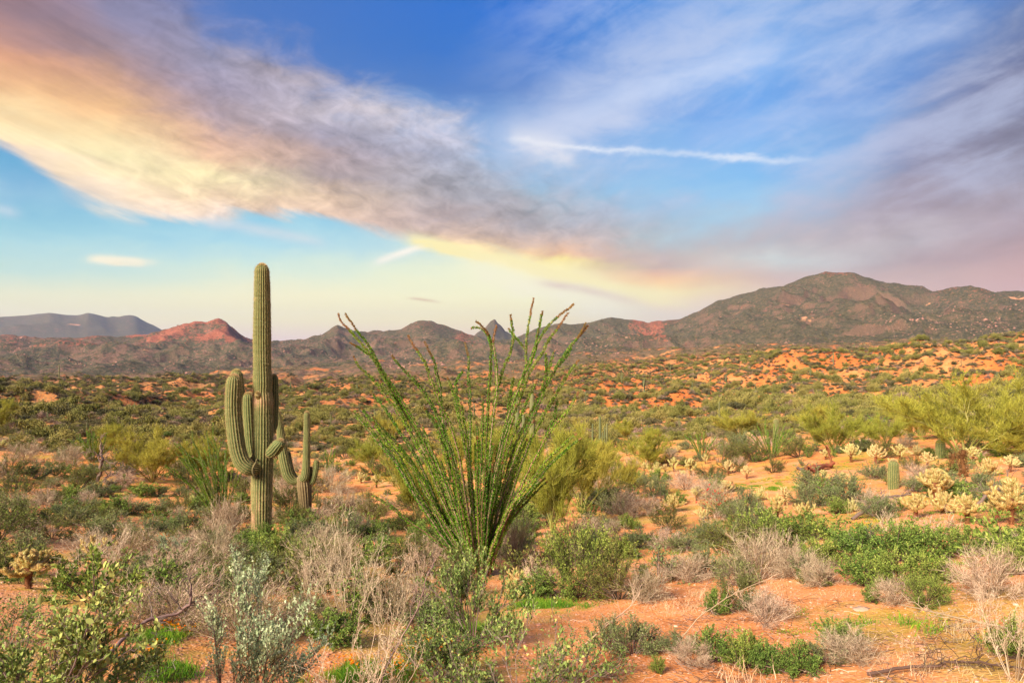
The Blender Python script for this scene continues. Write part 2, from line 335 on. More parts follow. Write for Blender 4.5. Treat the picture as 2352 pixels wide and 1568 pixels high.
# ------------------------------------------------------------------ materials
MATS = {}
def mat(name, stops, rough=0.9, rnd=0.15, trans=0.0, noise=None, noise_amt=0.0, hue=0.02, bump=None):
    """colour from the per-vertex value t, varied per object and by a fine noise"""
    m = bpy.data.materials.new(name); m.use_nodes = True; nt = m.node_tree; nt.nodes.clear(); b = NB(nt)
    at = b.n.new('ShaderNodeAttribute'); at.attribute_name = 't'
    oi = b.n.new('ShaderNodeObjectInfo')
    c = b.ramp(at.outputs['Fac'], [(i/(len(stops)-1), s) for i, s in enumerate(stops)])
    hsv = b.n.new('ShaderNodeHueSaturation'); b.link(c, hsv.inputs['Color'])
    b.link(b.m('MULTIPLY_ADD', oi.outputs['Random'], 2*hue, 0.5-hue), hsv.inputs['Hue'])
    val = b.m('MULTIPLY_ADD', oi.outputs['Random'], -2*rnd, 1+rnd)
    if noise:
        tc = b.n.new('ShaderNodeTexCoord')
        val = b.m('MULTIPLY', val, b.m('MULTIPLY_ADD', b.noise(tc.outputs['Object'], noise, 4, 0.6), 2*noise_amt, 1-noise_amt))
    b.link(val, hsv.inputs['Value'])
    p = b.n.new('ShaderNodeBsdfPrincipled'); b.link(hsv.outputs[0], p.inputs['Base Color'])
    p.inputs['Roughness'].default_value = rough; p.inputs['Specular IOR Level'].default_value = 0.25
    sh = p.outputs[0]
    if trans:
        tr = b.n.new('ShaderNodeBsdfTranslucent'); b.link(hsv.outputs[0], tr.inputs[0])
        mx = b.n.new('ShaderNodeMixShader'); mx.inputs[0].default_value = trans; b.link(sh, mx.inputs[1]); b.link(tr.outputs[0], mx.inputs[2]); sh = mx.outputs[0]
    if bump:
        tc2 = b.n.new('ShaderNodeTexCoord'); bp = b.n.new('ShaderNodeBump'); bp.inputs['Strength'].default_value = 0.6; bp.inputs['Distance'].default_value = bump[1]
        b.link(b.noise(tc2.outputs['Object'], bump[0], 5, 0.6), bp.inputs['Height']); b.link(bp.outputs[0], p.inputs['Normal'])
    out = b.n.new('ShaderNodeOutputMaterial'); b.link(sh, out.inputs[0]); MATS[name] = m; return m
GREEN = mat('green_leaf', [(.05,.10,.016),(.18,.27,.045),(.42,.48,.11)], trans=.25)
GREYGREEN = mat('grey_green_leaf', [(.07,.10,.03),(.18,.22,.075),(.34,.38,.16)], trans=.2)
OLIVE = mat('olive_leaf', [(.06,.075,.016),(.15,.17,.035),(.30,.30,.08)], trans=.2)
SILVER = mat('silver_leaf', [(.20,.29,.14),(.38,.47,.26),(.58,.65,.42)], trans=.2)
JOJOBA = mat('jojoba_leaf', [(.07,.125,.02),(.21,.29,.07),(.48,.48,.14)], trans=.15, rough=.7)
DRY = mat('dry_twig', [(.13,.08,.05),(.38,.27,.175),(.74,.59,.43)], hue=.015)
WOOD = mat('grey_wood', [(.09,.055,.045),(.17,.115,.095),(.30,.23,.20)], noise=30, noise_amt=.3)
DARKWOOD = mat('dark_wood', [(.045,.025,.018),(.09,.055,.04),(.16,.10,.075)])
PVTWIG = mat('palo_verde_twig', [(.14,.145,.02),(.30,.295,.035),(.52,.48,.08)], trans=.2)
PVBARK = mat('palo_verde_bark', [(.17,.17,.035),(.27,.26,.06),(.33,.30,.10)], noise=12, noise_amt=.3)
OCLEAF = mat('ocotillo_leaf', [(.035,.11,.008),(.13,.30,.018),(.34,.52,.04)], trans=.2)
OCSTEM = mat('ocotillo_stem', [(.10,.055,.03),(.22,.13,.07),(.36,.27,.18)], noise=60, noise_amt=.4)
OCTIP = mat('ocotillo_tip', [(.20,.12,.02),(.30,.18,.04),(.35,.12,.04)], trans=.2)
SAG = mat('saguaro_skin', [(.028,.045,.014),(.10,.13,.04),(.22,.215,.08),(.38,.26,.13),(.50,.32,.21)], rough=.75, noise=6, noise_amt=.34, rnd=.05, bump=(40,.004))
SPINE = mat('saguaro_spine', [(.30,.21,.08),(.50,.38,.16),(.70,.56,.30)], trans=.3, rnd=.05)
CORK = mat('saguaro_cork', [(.10,.075,.035),(.23,.18,.085),(.36,.29,.17)], noise=14, noise_amt=.45, bump=(20,.02))
CHJ = mat('cholla_joint', [(.2,.2,.07),(.46,.42,.18),(.6,.55,.28)], rnd=.08)
FARSAG = mat('far_saguaro_skin', [(.08,.095,.04),(.16,.17,.075),(.26,.25,.12)], rnd=.15)
CHS = mat('cholla_spine', [(.42,.25,.07),(.66,.47,.15),(.82,.69,.34)], trans=.35, rnd=.06)
CHTR = mat('cholla_trunk', [(.07,.028,.012),(.19,.075,.03),(.34,.15,.06)], rnd=.2)
GRASS = mat('fresh_grass', [(.06,.17,.01),(.13,.30,.02),(.28,.38,.03)], trans=.3)
STRAW = mat('straw', [(.40,.28,.15),(.58,.43,.25),(.72,.58,.38)], trans=.25)
ORANGEF = mat('orange_petal', [(.80,.22,.01),(.85,.35,.01),(.85,.55,.03)], trans=.3)
YELLOWF = mat('yellow_petal', [(.65,.50,.02),(.75,.60,.03),(.8,.68,.08)], trans=.3)
REDF = mat('red_petal', [(.55,.03,.01),(.7,.06,.02),(.75,.14,.05)], trans=.3)
PEBBLE = mat('pebble', [(.30,.13,.06),(.52,.28,.17),(.66,.48,.36)], rnd=.35)
BOULDER = mat('boulder_rock', [(.25,.13,.09),(.38,.22,.16),(.5,.33,.25)], rnd=.25)
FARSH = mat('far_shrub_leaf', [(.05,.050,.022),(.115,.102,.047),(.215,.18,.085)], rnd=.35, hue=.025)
FARDRY = mat('far_dry_brush', [(.10,.065,.045),(.22,.15,.105),(.38,.28,.20)], rnd=.3)
FAROL = mat('far_olive_leaf', [(.10,.095,.022),(.19,.175,.042),(.30,.27,.08)], rnd=.3)

# ------------------------------------------------------------------ terrain
def hsh(ix, iy, seed):
    h = (ix.astype(np.int64)*374761393 + iy.astype(np.int64)*668265263 + seed*1442695041) & 0xffffffff
    h = ((h ^ (h >> 13))*1274126177) & 0xffffffff
    return ((h ^ (h >> 16)) & 0xffff)/65535.0
def vnoise(x, y, seed=0):
    ix = np.floor(x); iy = np.floor(y); fx = x-ix; fy = y-iy
    fx = fx*fx*fx*(fx*(fx*6-15)+10); fy = fy*fy*fy*(fy*(fy*6-15)+10)
    a = hsh(ix,iy,seed); b = hsh(ix+1,iy,seed); c = hsh(ix,iy+1,seed); d = hsh(ix+1,iy+1,seed)
    return (a*(1-fx)+b*fx)*(1-fy)+(c*(1-fx)+d*fx)*fy*1.0
def fbm(x, y, seed=0, o=4, g=0.5):
    s = 0; a = 1; n = 0
    for k in range(o):
        c, q = math.cos(k*1.1), math.sin(k*1.1); X = (x*c-y*q)*2**k; Y = (x*q+y*c)*2**k
        s = s + a*(vnoise(X+17.3*k, Y-9.1*k, seed+k)-0.5)*2; n += a; a *= g
    return s/n
def ridged(x, y, seed=0, o=4, g=0.5):
    s = 0; a = 1; n = 0
    for k in range(o):
        c, q = math.cos(k*1.3), math.sin(k*1.3); X = (x*c-y*q)*2**k; Y = (x*q+y*c)*2**k
        v = 1-np.abs((vnoise(X+7.3*k, Y-3.1*k, seed+k)-0.5)*2)*1.6
        s = s + a*v; n += a; a *= g
    return s/n
UN = np.array([-400,0,400,800,1200,1600,2000,2352,2700.])
def zring(r, zs): return (r, [784 - z/r*FU for z in zs], UN)       # heights given in metres
def vring(r, vs, us=UN): return (r, vs, np.asarray(us, float))
RINGS = [
 zring(0.5,[-1.62]*9), zring(1.0,[-1.65]*9), zring(2.0,[-1.74]*9), zring(3.6,[-1.92]*9),
 zring(6.5,[-2.6,-2.6,-2.62,-2.62,-2.6,-2.5,-2.42,-2.36,-2.3]),
 zring(10,[-3.35,-3.35,-3.4,-3.42,-3.4,-3.2,-3.0,-2.9,-2.85]),
 zring(16,[-4.5,-4.5,-4.65,-4.65,-4.5,-4.15,-3.8,-3.6,-3.5]),
 zring(25,[-5.6,-5.6,-5.85,-5.9,-5.65,-5.1,-4.5,-4.15,-4.0]),
 vring(40,[1055,1058,1062,1065,1052,1030,1002,985,975]),
 vring(70,[1000,1000,1008,1012,1006,988,972,962,955]),
 vring(115,[952,955,962,968,966,960,948,930,922]),
 vring(150,[928,930,936,944,944,950,944,924,914]),
 vring(180,[912,915,922,928,926,918,896,872,860]),
 vring(225,[904,906,912,914,906,872,826,802,796]),
 vring(280,[897,898,902,902,892,866,822,800,794]),
 vring(400,[884,886,886,880,868,832,804,783,779]),
 vring(650,[878,880,872,860,846,812,798,796,792]),
 vring(1000,[872,872,862,838,824,804,792,788,784]),
 vring(1300,[838,834,826,808,806,786,756,752,748]),
 vring(1600,[806,808,796,797,792,760,702,716,712]),
 vring(2000,[766,765,775,771,773,766,770,768,752,742,740,731,740,760,775,785,792,793,782,770,745,757,765,758,740,737,748,762,770,782,784,772,757,746,745,728,735,742,738,734,718,690,672,655,635,625,624,632,642,650,657,670,660,657,672,670,655,650],
   [-400,0,60,150,180,225,280,340,400,450,480,502,520,540,560,583,610,640,700,740,775,800,850,920,960,980,1010,1050,1080,1130,1170,1200,1230,1280,1340,1400,1450,1490,1505,1560,1600,1650,1720,1800,1850,1900,1960,1980,2010,2040,2100,2140,2200,2230,2290,2352,2500,2700]),
 vring(2500,[805,805,800,795,795,790,740,740,740]),
 vring(3700,[800,800,795,795,782,768,756,743,736,743,754,770,782,790,790,760,740,740],[-400,0,400,800,1060,1085,1110,1125,1137,1150,1162,1185,1230,1300,1600,1900,2352,2700]),
 vring(4600,[812]*9),
 vring(6500,[730,733,729,723,728,729,723,727,732,735,731,729,731,742,756,770,786,800,800,800,780,760],[-400,0,60,115,150,180,202,222,240,265,285,300,312,330,360,385,430,480,620,1200,2000,2700]),
 vring(9500,[815]*9), vring(14000,[800]*9)]
LR = np.log(np.array([r for r,_,_ in RINGS]))
AZN = 561; AZF = np.linspace(-44, 44, AZN)
UF = CU + FU*np.tan(np.radians(AZF))
def smooth_interp(x, xp, fp):
    xp = np.asarray(xp,float); fp = np.asarray(fp,float)
    if len(xp) > 12: return np.interp(x, xp, fp)
    m = np.gradient(fp, xp); i = np.clip(np.searchsorted(xp, x)-1, 0, len(xp)-2); h = xp[i+1]-xp[i]; t = np.clip((x-xp[i])/h, 0, 1)
    return (2*t**3-3*t**2+1)*fp[i]+(t**3-2*t*t+t)*h*m[i]+(-2*t**3+3*t*t)*fp[i+1]+(t**3-t*t)*h*m[i+1]
COSF = np.cos(np.radians(AZF))
TAB = np.array([-(smooth_interp(UF, us, vs)-784)/FU*COSF for _, vs, us in RINGS])       # slope z/r for each ring and azimuth
for k_, (r_, v_, u_) in enumerate(RINGS):
    if r_ == 2000: TAB[k_] += (np.where(UF<620, 5.0, 1.6)*fbm(UF/26, UF*0+3.3, 83, 5, .6)+np.where(UF<360, -5, 0)*np.clip((360-UF)/60,0,1))/FU*COSF*1.0
for k_, (r_, v_, u_) in enumerate(RINGS):
    if r_ == 6500: TAB[k_] += 5/FU*COSF
def pchip_slopes(x, y):
    h = np.diff(x)[:,None]; d = np.diff(y,axis=0)/h; m = np.zeros_like(y); w1 = 2*h[1:]+h[:-1]; w2 = h[1:]+2*h[:-1]
    ok = d[:-1]*d[1:] > 0
    with np.errstate(divide='ignore', invalid='ignore'):
        m[1:-1] = np.where(ok, (w1+w2)/(w1/d[:-1]+w2/d[1:]), 0)
    m[0] = d[0]; m[-1] = d[-1]; return m
TM = pchip_slopes(LR, TAB)
def height(x, y, detail=True):
    x = np.asarray(x,float); y = np.asarray(y,float); r = np.maximum(np.hypot(x,y), 0.3); az = np.degrees(np.arctan2(x,y))
    a = np.clip((np.clip(az,-44,44)+44)/88*(AZN-1), 0, AZN-1.001); ia = a.astype(int); fa = a-ia
    l = np.clip(np.log(r), LR[0], LR[-1]-1e-6); i = np.clip(np.searchsorted(LR, l)-1, 0, len(LR)-2); h = LR[i+1]-LR[i]; t = (l-LR[i])/h
    def ev(j):
        return (2*t**3-3*t**2+1)*TAB[i,j]+(t**3-2*t*t+t)*h*TM[i,j]+(-2*t**3+3*t*t)*TAB[i+1,j]+(t**3-t*t)*h*TM[i+1,j]
    s = ev(ia)*(1-fa)+ev(ia+1)*fa; z = s*r
    if not detail: return z
    def band(lo0,lo1,hi0,hi1): return np.clip((r-lo0)/(lo1-lo0),0,1)*np.clip((hi1-r)/(hi1-hi0),0,1)
    z = z + 0.05*fbm(x/1.3, y/1.3, 3, 4)*np.clip(r/4,0,1)*np.clip((400-r)/300,0,1) + 0.22*fbm(x/7, y/7, 5, 3)*band(5,20,800,1500)
    z = z + band(50,120,600,950)*(4.8*(ridged(x/30, y/30, 21, 6, .55)-0.40) + 4.4*fbm(x/62,y/62,23,3))*np.clip(r/170,0.3,1.5)
    uu = np.clip((x/np.maximum(y,1)+.0)/.25,0,1); z = z + band(125,160,260,330)*uu*3.2*(ridged(x/13+.02*y, y/75, 27, 4)-.45)*np.clip(r/200,.5,1)
    z = z + band(500,800,1500,1900)*14*(ridged(x/130, y/130, 31, 5)-0.4)
    crest = np.exp(-((r-2000)/130.0)**2)
    rel = np.clip((z-(-60))/260, 0.30, 1.2)
    z = z + np.clip((r-1000)/250,0,1)*np.clip((5200-r)/500,0,1)*(1-crest)*rel*np.where(x<-150,185,165)*(ridged(x/300+3, y/300, 41, 6, 0.5)-0.55)
    z = z + np.clip((r-1000)/250,0,1)*(5.0*fbm(x/30,y/30,51,4,.6)+16*(ridged(x/95,y/95,53,3)-.4)*(1-crest)) *np.clip((5200-r)/500,0,1)
    z = z + np.clip((r-5200)/400,0,1)*(1-np.exp(-((r-6500)/300.0)**2))*150*(ridged(x/900,y/900,61,5)-0.6)*np.clip((9000-r)/1500,0,1)
    return z
def place(u, v, rmin=1.5, rmax=1500):
    """walk along the line of sight through a measured point until it meets the ground"""
    dx, dz = (u-CU)/FU, (CV-v)/FU; D = np.exp(np.linspace(math.log(rmin), math.log(rmax), 1500))
    g = height(D*dx, D); k = np.argmax(D*dz <= g)
    d = D[k] if (D*dz <= g).any() else rmax
    return Vector((d*dx, d, float(height(d*dx, d)))), d
def on_ground(x, y): return float(height(x, y))

def build_terrain():
    azs = np.concatenate([np.linspace(-180,-46,34), np.linspace(-44,44,641), np.linspace(46,180,34)[:-1]])
    l0, l1 = math.log(0.35), math.log(9800)
    ll = np.concatenate([np.linspace(l0, math.log(3), 26, endpoint=False), np.linspace(math.log(3), math.log(60), 190, endpoint=False),
        np.linspace(math.log(60), math.log(900), 190, endpoint=False), np.linspace(math.log(900), math.log(2150), 175, endpoint=False), np.linspace(math.log(2150), l1, 60)])
    r = np.exp(ll); A, R = np.meshgrid(np.radians(azs), r); X = np.sin(A)*R; Y = np.cos(A)*R; Z = height(X, Y)
    nr, na = X.shape; V = np.stack([X,Y,Z],-1).reshape(-1,3)
    i = np.arange(nr-1)[:,None]*na; j = np.arange(na)[None,:]; j2 = (j+1)%na
    F = np.stack([i+j, i+j2, i+na+j2, i+na+j], -1).reshape(-1,4)[:, ::-1]
    mb = MB(); mb.add(V, F, 0.5)
    mb.add(np.array([[0,0,float(height(0.0,0.3))]]), np.zeros((0,4),int), .5)
    V2 = np.concatenate([V, [[0,0,Z[0].mean()]]]); c = len(V)
    mb = MB(); mb.add(V2, F, 0.5); mb.F.append((np.stack([j[0], np.full(na,c), j2[0]],-1)[:, ::-1].astype(np.int32)[:, ::-1][:, ::-1], 0))
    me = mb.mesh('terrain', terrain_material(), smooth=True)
    # red alpenglow painted into crest colour; pale quarry scars where rock is bare
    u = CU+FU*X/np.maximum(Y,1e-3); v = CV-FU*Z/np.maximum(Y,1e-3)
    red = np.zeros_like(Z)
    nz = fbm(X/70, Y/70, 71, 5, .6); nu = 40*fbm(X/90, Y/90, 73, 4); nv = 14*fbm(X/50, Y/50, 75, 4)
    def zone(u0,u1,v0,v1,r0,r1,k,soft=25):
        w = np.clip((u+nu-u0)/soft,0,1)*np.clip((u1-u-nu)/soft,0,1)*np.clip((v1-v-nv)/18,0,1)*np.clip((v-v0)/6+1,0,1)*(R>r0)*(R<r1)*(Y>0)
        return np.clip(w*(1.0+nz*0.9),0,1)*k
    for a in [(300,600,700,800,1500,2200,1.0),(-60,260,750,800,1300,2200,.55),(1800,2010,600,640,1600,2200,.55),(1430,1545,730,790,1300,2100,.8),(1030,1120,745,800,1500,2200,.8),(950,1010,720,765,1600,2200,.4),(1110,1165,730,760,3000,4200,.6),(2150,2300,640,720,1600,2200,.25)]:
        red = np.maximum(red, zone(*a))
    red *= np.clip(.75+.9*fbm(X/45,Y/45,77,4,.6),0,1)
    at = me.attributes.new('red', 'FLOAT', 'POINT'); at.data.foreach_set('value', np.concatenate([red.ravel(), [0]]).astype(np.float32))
    o = new_obj('ground', me); tag(o, kind='structure'); return o

def terrain_material():
    m = bpy.data.materials.new('desert_ground'); m.use_nodes = True; nt = m.node_tree; nt.nodes.clear(); b = NB(nt)
    geo = b.n.new('ShaderNodeNewGeometry'); P = geo.outputs['Position']; Px,Py,Pz = b.sep(P); N = b.sep(geo.outputs['Normal'])
    dist = b.v('LENGTH', P)
    n1 = b.noise(P, 0.35, 5, .6); n2 = b.noise(P, 2.3, 6, .65); n3 = b.noise(P, 28, 4, .7); nl = b.noise(P, 0.035, 4, .55)
    vor = b.n.new('ShaderNodeTexVoronoi'); b.link(P, vor.inputs['Vector']); vor.inputs['Scale'].default_value = 42
    soil = b.ramp(b.m('ADD', b.m('MULTIPLY', n1, .5), b.m('MULTIPLY', n2, .5)), [(.30,(.44,.13,.035)),(.44,(.62,.22,.06)),(.54,(.68,.28,.10)),(.68,(.73,.39,.18))])
    grit = b.ramp(vor.outputs['Color'], [(.0,(.32,.11,.045)),(.45,(.62,.27,.11)),(.75,(.72,.42,.24)),(1.,(.82,.62,.44))])
    near = b.m('SUBTRACT', 1.0, b.smooth(dist, 8.0, 30.0))
    soil = b.mix(b.m('MULTIPLY', b.m('MULTIPLY', near, .55), b.smooth(n3, .35, .65)), soil, grit)
    # redder on the slopes of the middle distance
    soil = b.mix(b.m('MULTIPLY', b.smooth(dist, 60, 140), b.smooth(nl, .42, .58)), soil, (.58,.15,.035))
    soil = b.mix(b.m('MULTIPLY', b.m('MULTIPLY', b.smooth(dist, 60, 140), b.smooth(n1, .58, .75)), .6), soil, (.58,.22,.07))
    # brown litter and tiny brush between the plants of the flats; bare orange hills to the right
    hills = b.smooth(b.m('DIVIDE', Px, b.m('MAXIMUM', Py, 1.0)), .0, .22)
    soil = b.mix(b.m('MULTIPLY', b.m('MULTIPLY', b.smooth(dist, 45, 130), b.smooth(n2, .38, .56)), b.m('MULTIPLY_ADD', hills, -.5, .72)), soil, (.17,.12,.055))
    # sparse low herbs tint the flats
    herb = b.m('MULTIPLY', b.smooth(b.noise(P, 0.55, 5, .65), .49, .60), b.m('SUBTRACT', 1.0, b.smooth(dist, 60, 120)))
    herbc = b.ramp(n3, [(.3,(.14,.22,.02)),(.5,(.36,.32,.04)),(.7,(.62,.42,.07))])
    soil = b.mix(b.m('MULTIPLY', herb, .55), soil, herbc)
    # scrub carpet on the far slopes
    far = b.smooth(dist, 240, 560)
    sc1 = b.noise(P, 0.16, 6, .75); sc2 = b.noise(P, 0.02, 5, .6); sc3 = b.noise(P, .9, 3, .7)
    scrub = b.ramp(b.m('ADD', b.m('MULTIPLY', sc1, .6), b.m('MULTIPLY', sc3, .4)), [(.36,(.03,.034,.019)),(.48,(.074,.068,.036)),(.56,(.14,.108,.06)),(.66,(.28,.16,.105))])
    rock = b.ramp(sc3, [(.3,(.075,.042,.03)),(.5,(.165,.092,.062)),(.7,(.34,.21,.145))])
    west = b.smooth(b.m('DIVIDE', Px, b.m('MAXIMUM', Py, 1.0)), .0, -.25)
    mnt = b.mix(b.smooth(b.m('ADD', b.m('ADD', b.m('MULTIPLY', sc2, .55), b.m('MULTIPLY', sc1, .45)), b.m('MULTIPLY', b.m('MULTIPLY', west, b.smooth(dist, 4500, 3000)), .05)), .53, .63), scrub, rock)
    steep = b.smooth(N[2], .86, .70)
    mnt = b.mix(b.m('MULTIPLY', steep, .7), mnt, rock)
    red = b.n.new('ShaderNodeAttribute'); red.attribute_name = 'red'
    redc = b.ramp(sc3, [(.3,(.13,.04,.028)),(.5,(.32,.10,.058)),(.68,(.50,.21,.12))])  # sun-reddened tops: alpenglow mixed into the mountain colour
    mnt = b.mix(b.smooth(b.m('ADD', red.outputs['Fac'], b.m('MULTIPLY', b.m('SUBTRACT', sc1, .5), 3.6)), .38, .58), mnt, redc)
    scar = b.smooth(b.noise(P, 0.006, 5, .6), .665, .69)
    mnt = b.mix(b.m('MULTIPLY', scar, b.m('MULTIPLY', b.smooth(dist,900,1200), .8)), mnt, (.62,.30,.16))
    farm = b.m('MULTIPLY', far, b.m('ADD', b.smooth(dist, 900, 1150), b.m('MULTIPLY', b.smooth(b.noise(P, .03, 5, .65), .38, .47), .92)), clamp=True)
    col = b.mix(farm, soil, mnt)
    p = b.n.new('ShaderNodeBsdfPrincipled'); b.link(col, p.inputs['Base Color']); p.inputs['Roughness'].default_value = .95; p.inputs['Specular IOR Level'].default_value = .15
    bh = b.m('ADD', b.m('MULTIPLY', n3, .012), b.m('ADD', b.m('MULTIPLY', vor.outputs['Distance'], .5*.02), b.m('MULTIPLY', n2, .05)))
    bp = b.n.new('ShaderNodeBump'); bp.inputs['Strength'].default_value = .7; bp.inputs['Distance'].default_value = 1.0; b.link(b.m('ADD', b.m('MULTIPLY', bh, b.m('SUBTRACT', 1.0, b.smooth(dist, 40, 150))), b.m('MULTIPLY', b.m('ADD', b.m('MULTIPLY', n2, .45), b.m('MULTIPLY', n1, 1.6)), b.smooth(dist, 60, 180))), bp.inputs['Height'])
    bp2 = b.n.new('ShaderNodeBump'); bp2.inputs['Strength'].default_value = .8; bp2.inputs['Distance'].default_value = 1.0
    b.link(b.m('MULTIPLY', b.m('ADD', b.m('MULTIPLY', sc1, 7.0), b.m('MULTIPLY', sc3, 1.6)), b.smooth(dist, 700, 1100)), bp2.inputs['Height']); b.link(bp.outputs[0], bp2.inputs['Normal'])
    b.link(bp2.outputs[0], p.inputs['Normal'])
    out = b.n.new('ShaderNodeOutputMaterial'); b.link(p.outputs[0], out.inputs[0]); return m
build_terrain()
def build_haze():
    mb = MB(); x = 10000.; z0, z1 = -400., 420.
    z0 = -420.
    V = [(a*x,b_*x,c) for a in (-1,1) for b_ in (-1,1) for c in (z0,z1)]
    F = [(0,1,3,2),(4,6,7,5),(0,4,5,1),(2,3,7,6),(0,2,6,4),(1,5,7,3)]
    m = bpy.data.materials.new('haze_air'); m.use_nodes = True; nt = m.node_tree; nt.nodes.clear()
    pv = nt.nodes.new('ShaderNodeVolumePrincipled'); pv.inputs['Density'].default_value = 4.8e-5; pv.inputs['Color'].default_value = (.54,.66,1.0,1); pv.inputs['Anisotropy'].default_value = 0.1
    out = nt.nodes.new('ShaderNodeOutputMaterial'); nt.links.new(pv.outputs[0], out.inputs['Volume'])
    mb.add(V, F, .5); me = mb.mesh('haze', m); o = new_obj('haze', me); tag(o, kind='stuff', label='thin blue morning haze filling the air over the desert')
HAZE = True
if HAZE: build_haze()

# ------------------------------------------------------------------ plant builders (each returns meshes shared between alike plants)
def shrub_parts(seed, H, R, n0=14, n1=6, n2=6, leaf_n=3, leaf=(.02,.012), twig=.0016, stem=.006, wood=WOOD, leafm=GREEN, oval=False, up=.35, bias=.0,
                flat=.0, wob=.16, l1=.45, l2=.22, tipflower=None, dome=True):
    """two parts: the wood, and the foliage (or fine dry twigs)"""
    rng = np.random.default_rng(seed); W = MB(); L = MB()
    ph = rng.uniform(0,2*np.pi,n0); el = np.arccos(rng.uniform(0.05+bias, 1, n0))       # from vertical
    end = np.stack([np.sin(el)*np.cos(ph)*R, np.sin(el)*np.sin(ph)*R, np.cos(el)*H*.92+.12*H], -1)*rng.uniform(.62,1.0,(n0,1))
    st = np.stack([np.cos(ph)*R*.09*rng.uniform(0,1,n0), np.sin(ph)*R*.09*rng.uniform(0,1,n0), np.full(n0,-.03)], -1)
    s = np.linspace(0,1,5)[None,:,None]; mid = st*.5+end*.5+np.array([0,0,H*.10])*rng.uniform(-.5,1.2,(n0,1))
    P0 = (1-s)**2*st[:,None]+2*s*(1-s)*mid[:,None]+s*s*end[:,None]; P0 = P0 + rng.normal(size=P0.shape)*wob*R*.12*s
    tubes(W, P0, stem*np.linspace(1,.4,5)[None,:]*rng.uniform(.7,1.3,(n0,1)), 4, rng.uniform(0,1,n0))
    S,D,_ = children(rng, P0, n1, .3, 1.0, .9, up, np.array([0,0,H*.2]), .5)
    P1 = grow(rng, S, D, rng.uniform(.5,1,len(S))*l1*R, 4, wob); tubes(W, P1, stem*.42*np.linspace(1,.5,4)[None,:]*np.ones((len(S),1)), 3, rng.uniform(0,1,len(S)))
    S,D,_ = children(rng, P1, n2, .15, 1.0, 1.0, up, np.array([0,0,H*.2]), .3)
    P2 = grow(rng, S, D, rng.uniform(.4,1,len(S))*l2*R, 3, wob)
    ribbons(L if leaf_n == 0 else W, P2, twig, rng, rng.uniform(0,1,len(S)))
    if leaf_n:
        S,D,tp = children(rng, P2, leaf_n, .1, 1.0, 1.3, up*.8)
        n = len(S); hgt = np.clip(S[:,2]/H,0,1)
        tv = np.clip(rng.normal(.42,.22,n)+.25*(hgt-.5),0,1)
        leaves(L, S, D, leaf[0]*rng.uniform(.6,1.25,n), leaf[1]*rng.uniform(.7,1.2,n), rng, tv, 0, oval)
    if tipflower:
        m, nf, size = tipflower; ii = rng.choice(len(P2), min(nf, len(P2)), replace=False); S = P2[ii,-1]
        for k in range(4): leaves(L, S, nrm(rvec(rng,len(S))+[0,0,.8]), size, size*.8, rng, rng.uniform(0,1,len(S)), 1)
    shrub_parts.last = P2
    mats = [leafm] if not tipflower else [leafm, tipflower[0]]
    return W.mesh('shrub_wood', wood), L.mesh('shrub_foliage', mats)
def make_shrub(name, parts):
    def f(loc, s, rz, sz=None):
        r = empty(name, loc, rz, (s, s, sz if sz else s))
        new_obj('stems', parts[0], r)
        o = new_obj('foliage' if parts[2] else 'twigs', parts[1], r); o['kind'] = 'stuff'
        return r
    return f

K = {}
def kind(key, name, H, R, leafy, **kw):
    a, b_ = shrub_parts(sum(map(ord,key)), H, R, **kw); _tw = shrub_parts.last; K[key] = dict(H=H, R=R, name=name, make=make_shrub(name, (a, b_, leafy)), tips=_tw)
# unit sizes near those of the plants themselves (metres)
for i in range(3):
    kind(f'brittle{i}', 'brittlebush', .60, .50, True, n0=34, n1=8, n2=4, leaf_n=6, leaf=(.040,.019), leafm=GREEN, wood=DARKWOOD, up=.5, wob=.2)
for i in range(3):
    kind(f'bursage{i}', 'bursage_bush', .50, .50, True, n0=34, n1=8, n2=6, leaf_n=5, leaf=(.026,.014), leafm=GREYGREEN, wood=WOOD, up=.4, wob=.22)
for i in range(3):
    kind(f'dry{i}', 'dry_shrub', .62, .52, False, n0=30, n1=10, n2=11, leaf_n=0, leafm=DRY, wood=DRY, up=.35, wob=.5, stem=.005, twig=.0016, l1=.5, l2=.32)
for i in range(3):
    kind(f'olive{i}', 'creosote_bush', 1.1, .8, True, n0=26, n1=9, n2=7, leaf_n=5, leaf=(.032,.016), leafm=OLIVE, wood=DARKWOOD, up=.6, wob=.25, stem=.009)
kind('lush', 'green_wolfberry', .9, .8, True, n0=30, n1=10, n2=8, leaf_n=6, leaf=(.030,.016), leafm=GREEN, wood=DARKWOOD, up=.6, wob=.3, stem=.010)
kind('twiggreen', 'twiggy_green_bush', .9, .85, True, n0=40, n1=11, n2=9, leaf_n=2, leaf=(.022,.012), leafm=OLIVE, wood=DRY, up=.5, wob=.3, stem=.007, twig=.002)
kind('jojoba0', 'jojoba_bush', .95, .80, True, n0=24, n1=8, n2=5, leaf_n=7, leaf=(.036,.020), oval=True, leafm=JOJOBA, wood=WOOD, up=.5, wob=.35, stem=.008, twig=.002)
kind('jojoba1', 'jojoba_bush', .8, .75, True, n0=18, n1=7, n2=5, leaf_n=4, leaf=(.034,.018), oval=True, leafm=JOJOBA, wood=WOOD, up=.6, wob=.4, stem=.007, twig=.002)
kind('silver0', 'silver_leaved_shrub', 1.2, .50, True, n0=8, n1=10, n2=7, leaf_n=5, leaf=(.030,.022), leafm=SILVER, wood=WOOD, up=.8, wob=.3, bias=.35, stem=.008, l1=.6, l2=.3)
kind('redflower', 'red_flowered_shrub', .6, .6, True, n0=30, n1=9, n2=7, leaf_n=2, leaf=(.02,.012), leafm=GREYGREEN, wood=DRY, up=.5, wob=.3, tipflower=(REDF, 60, .032))

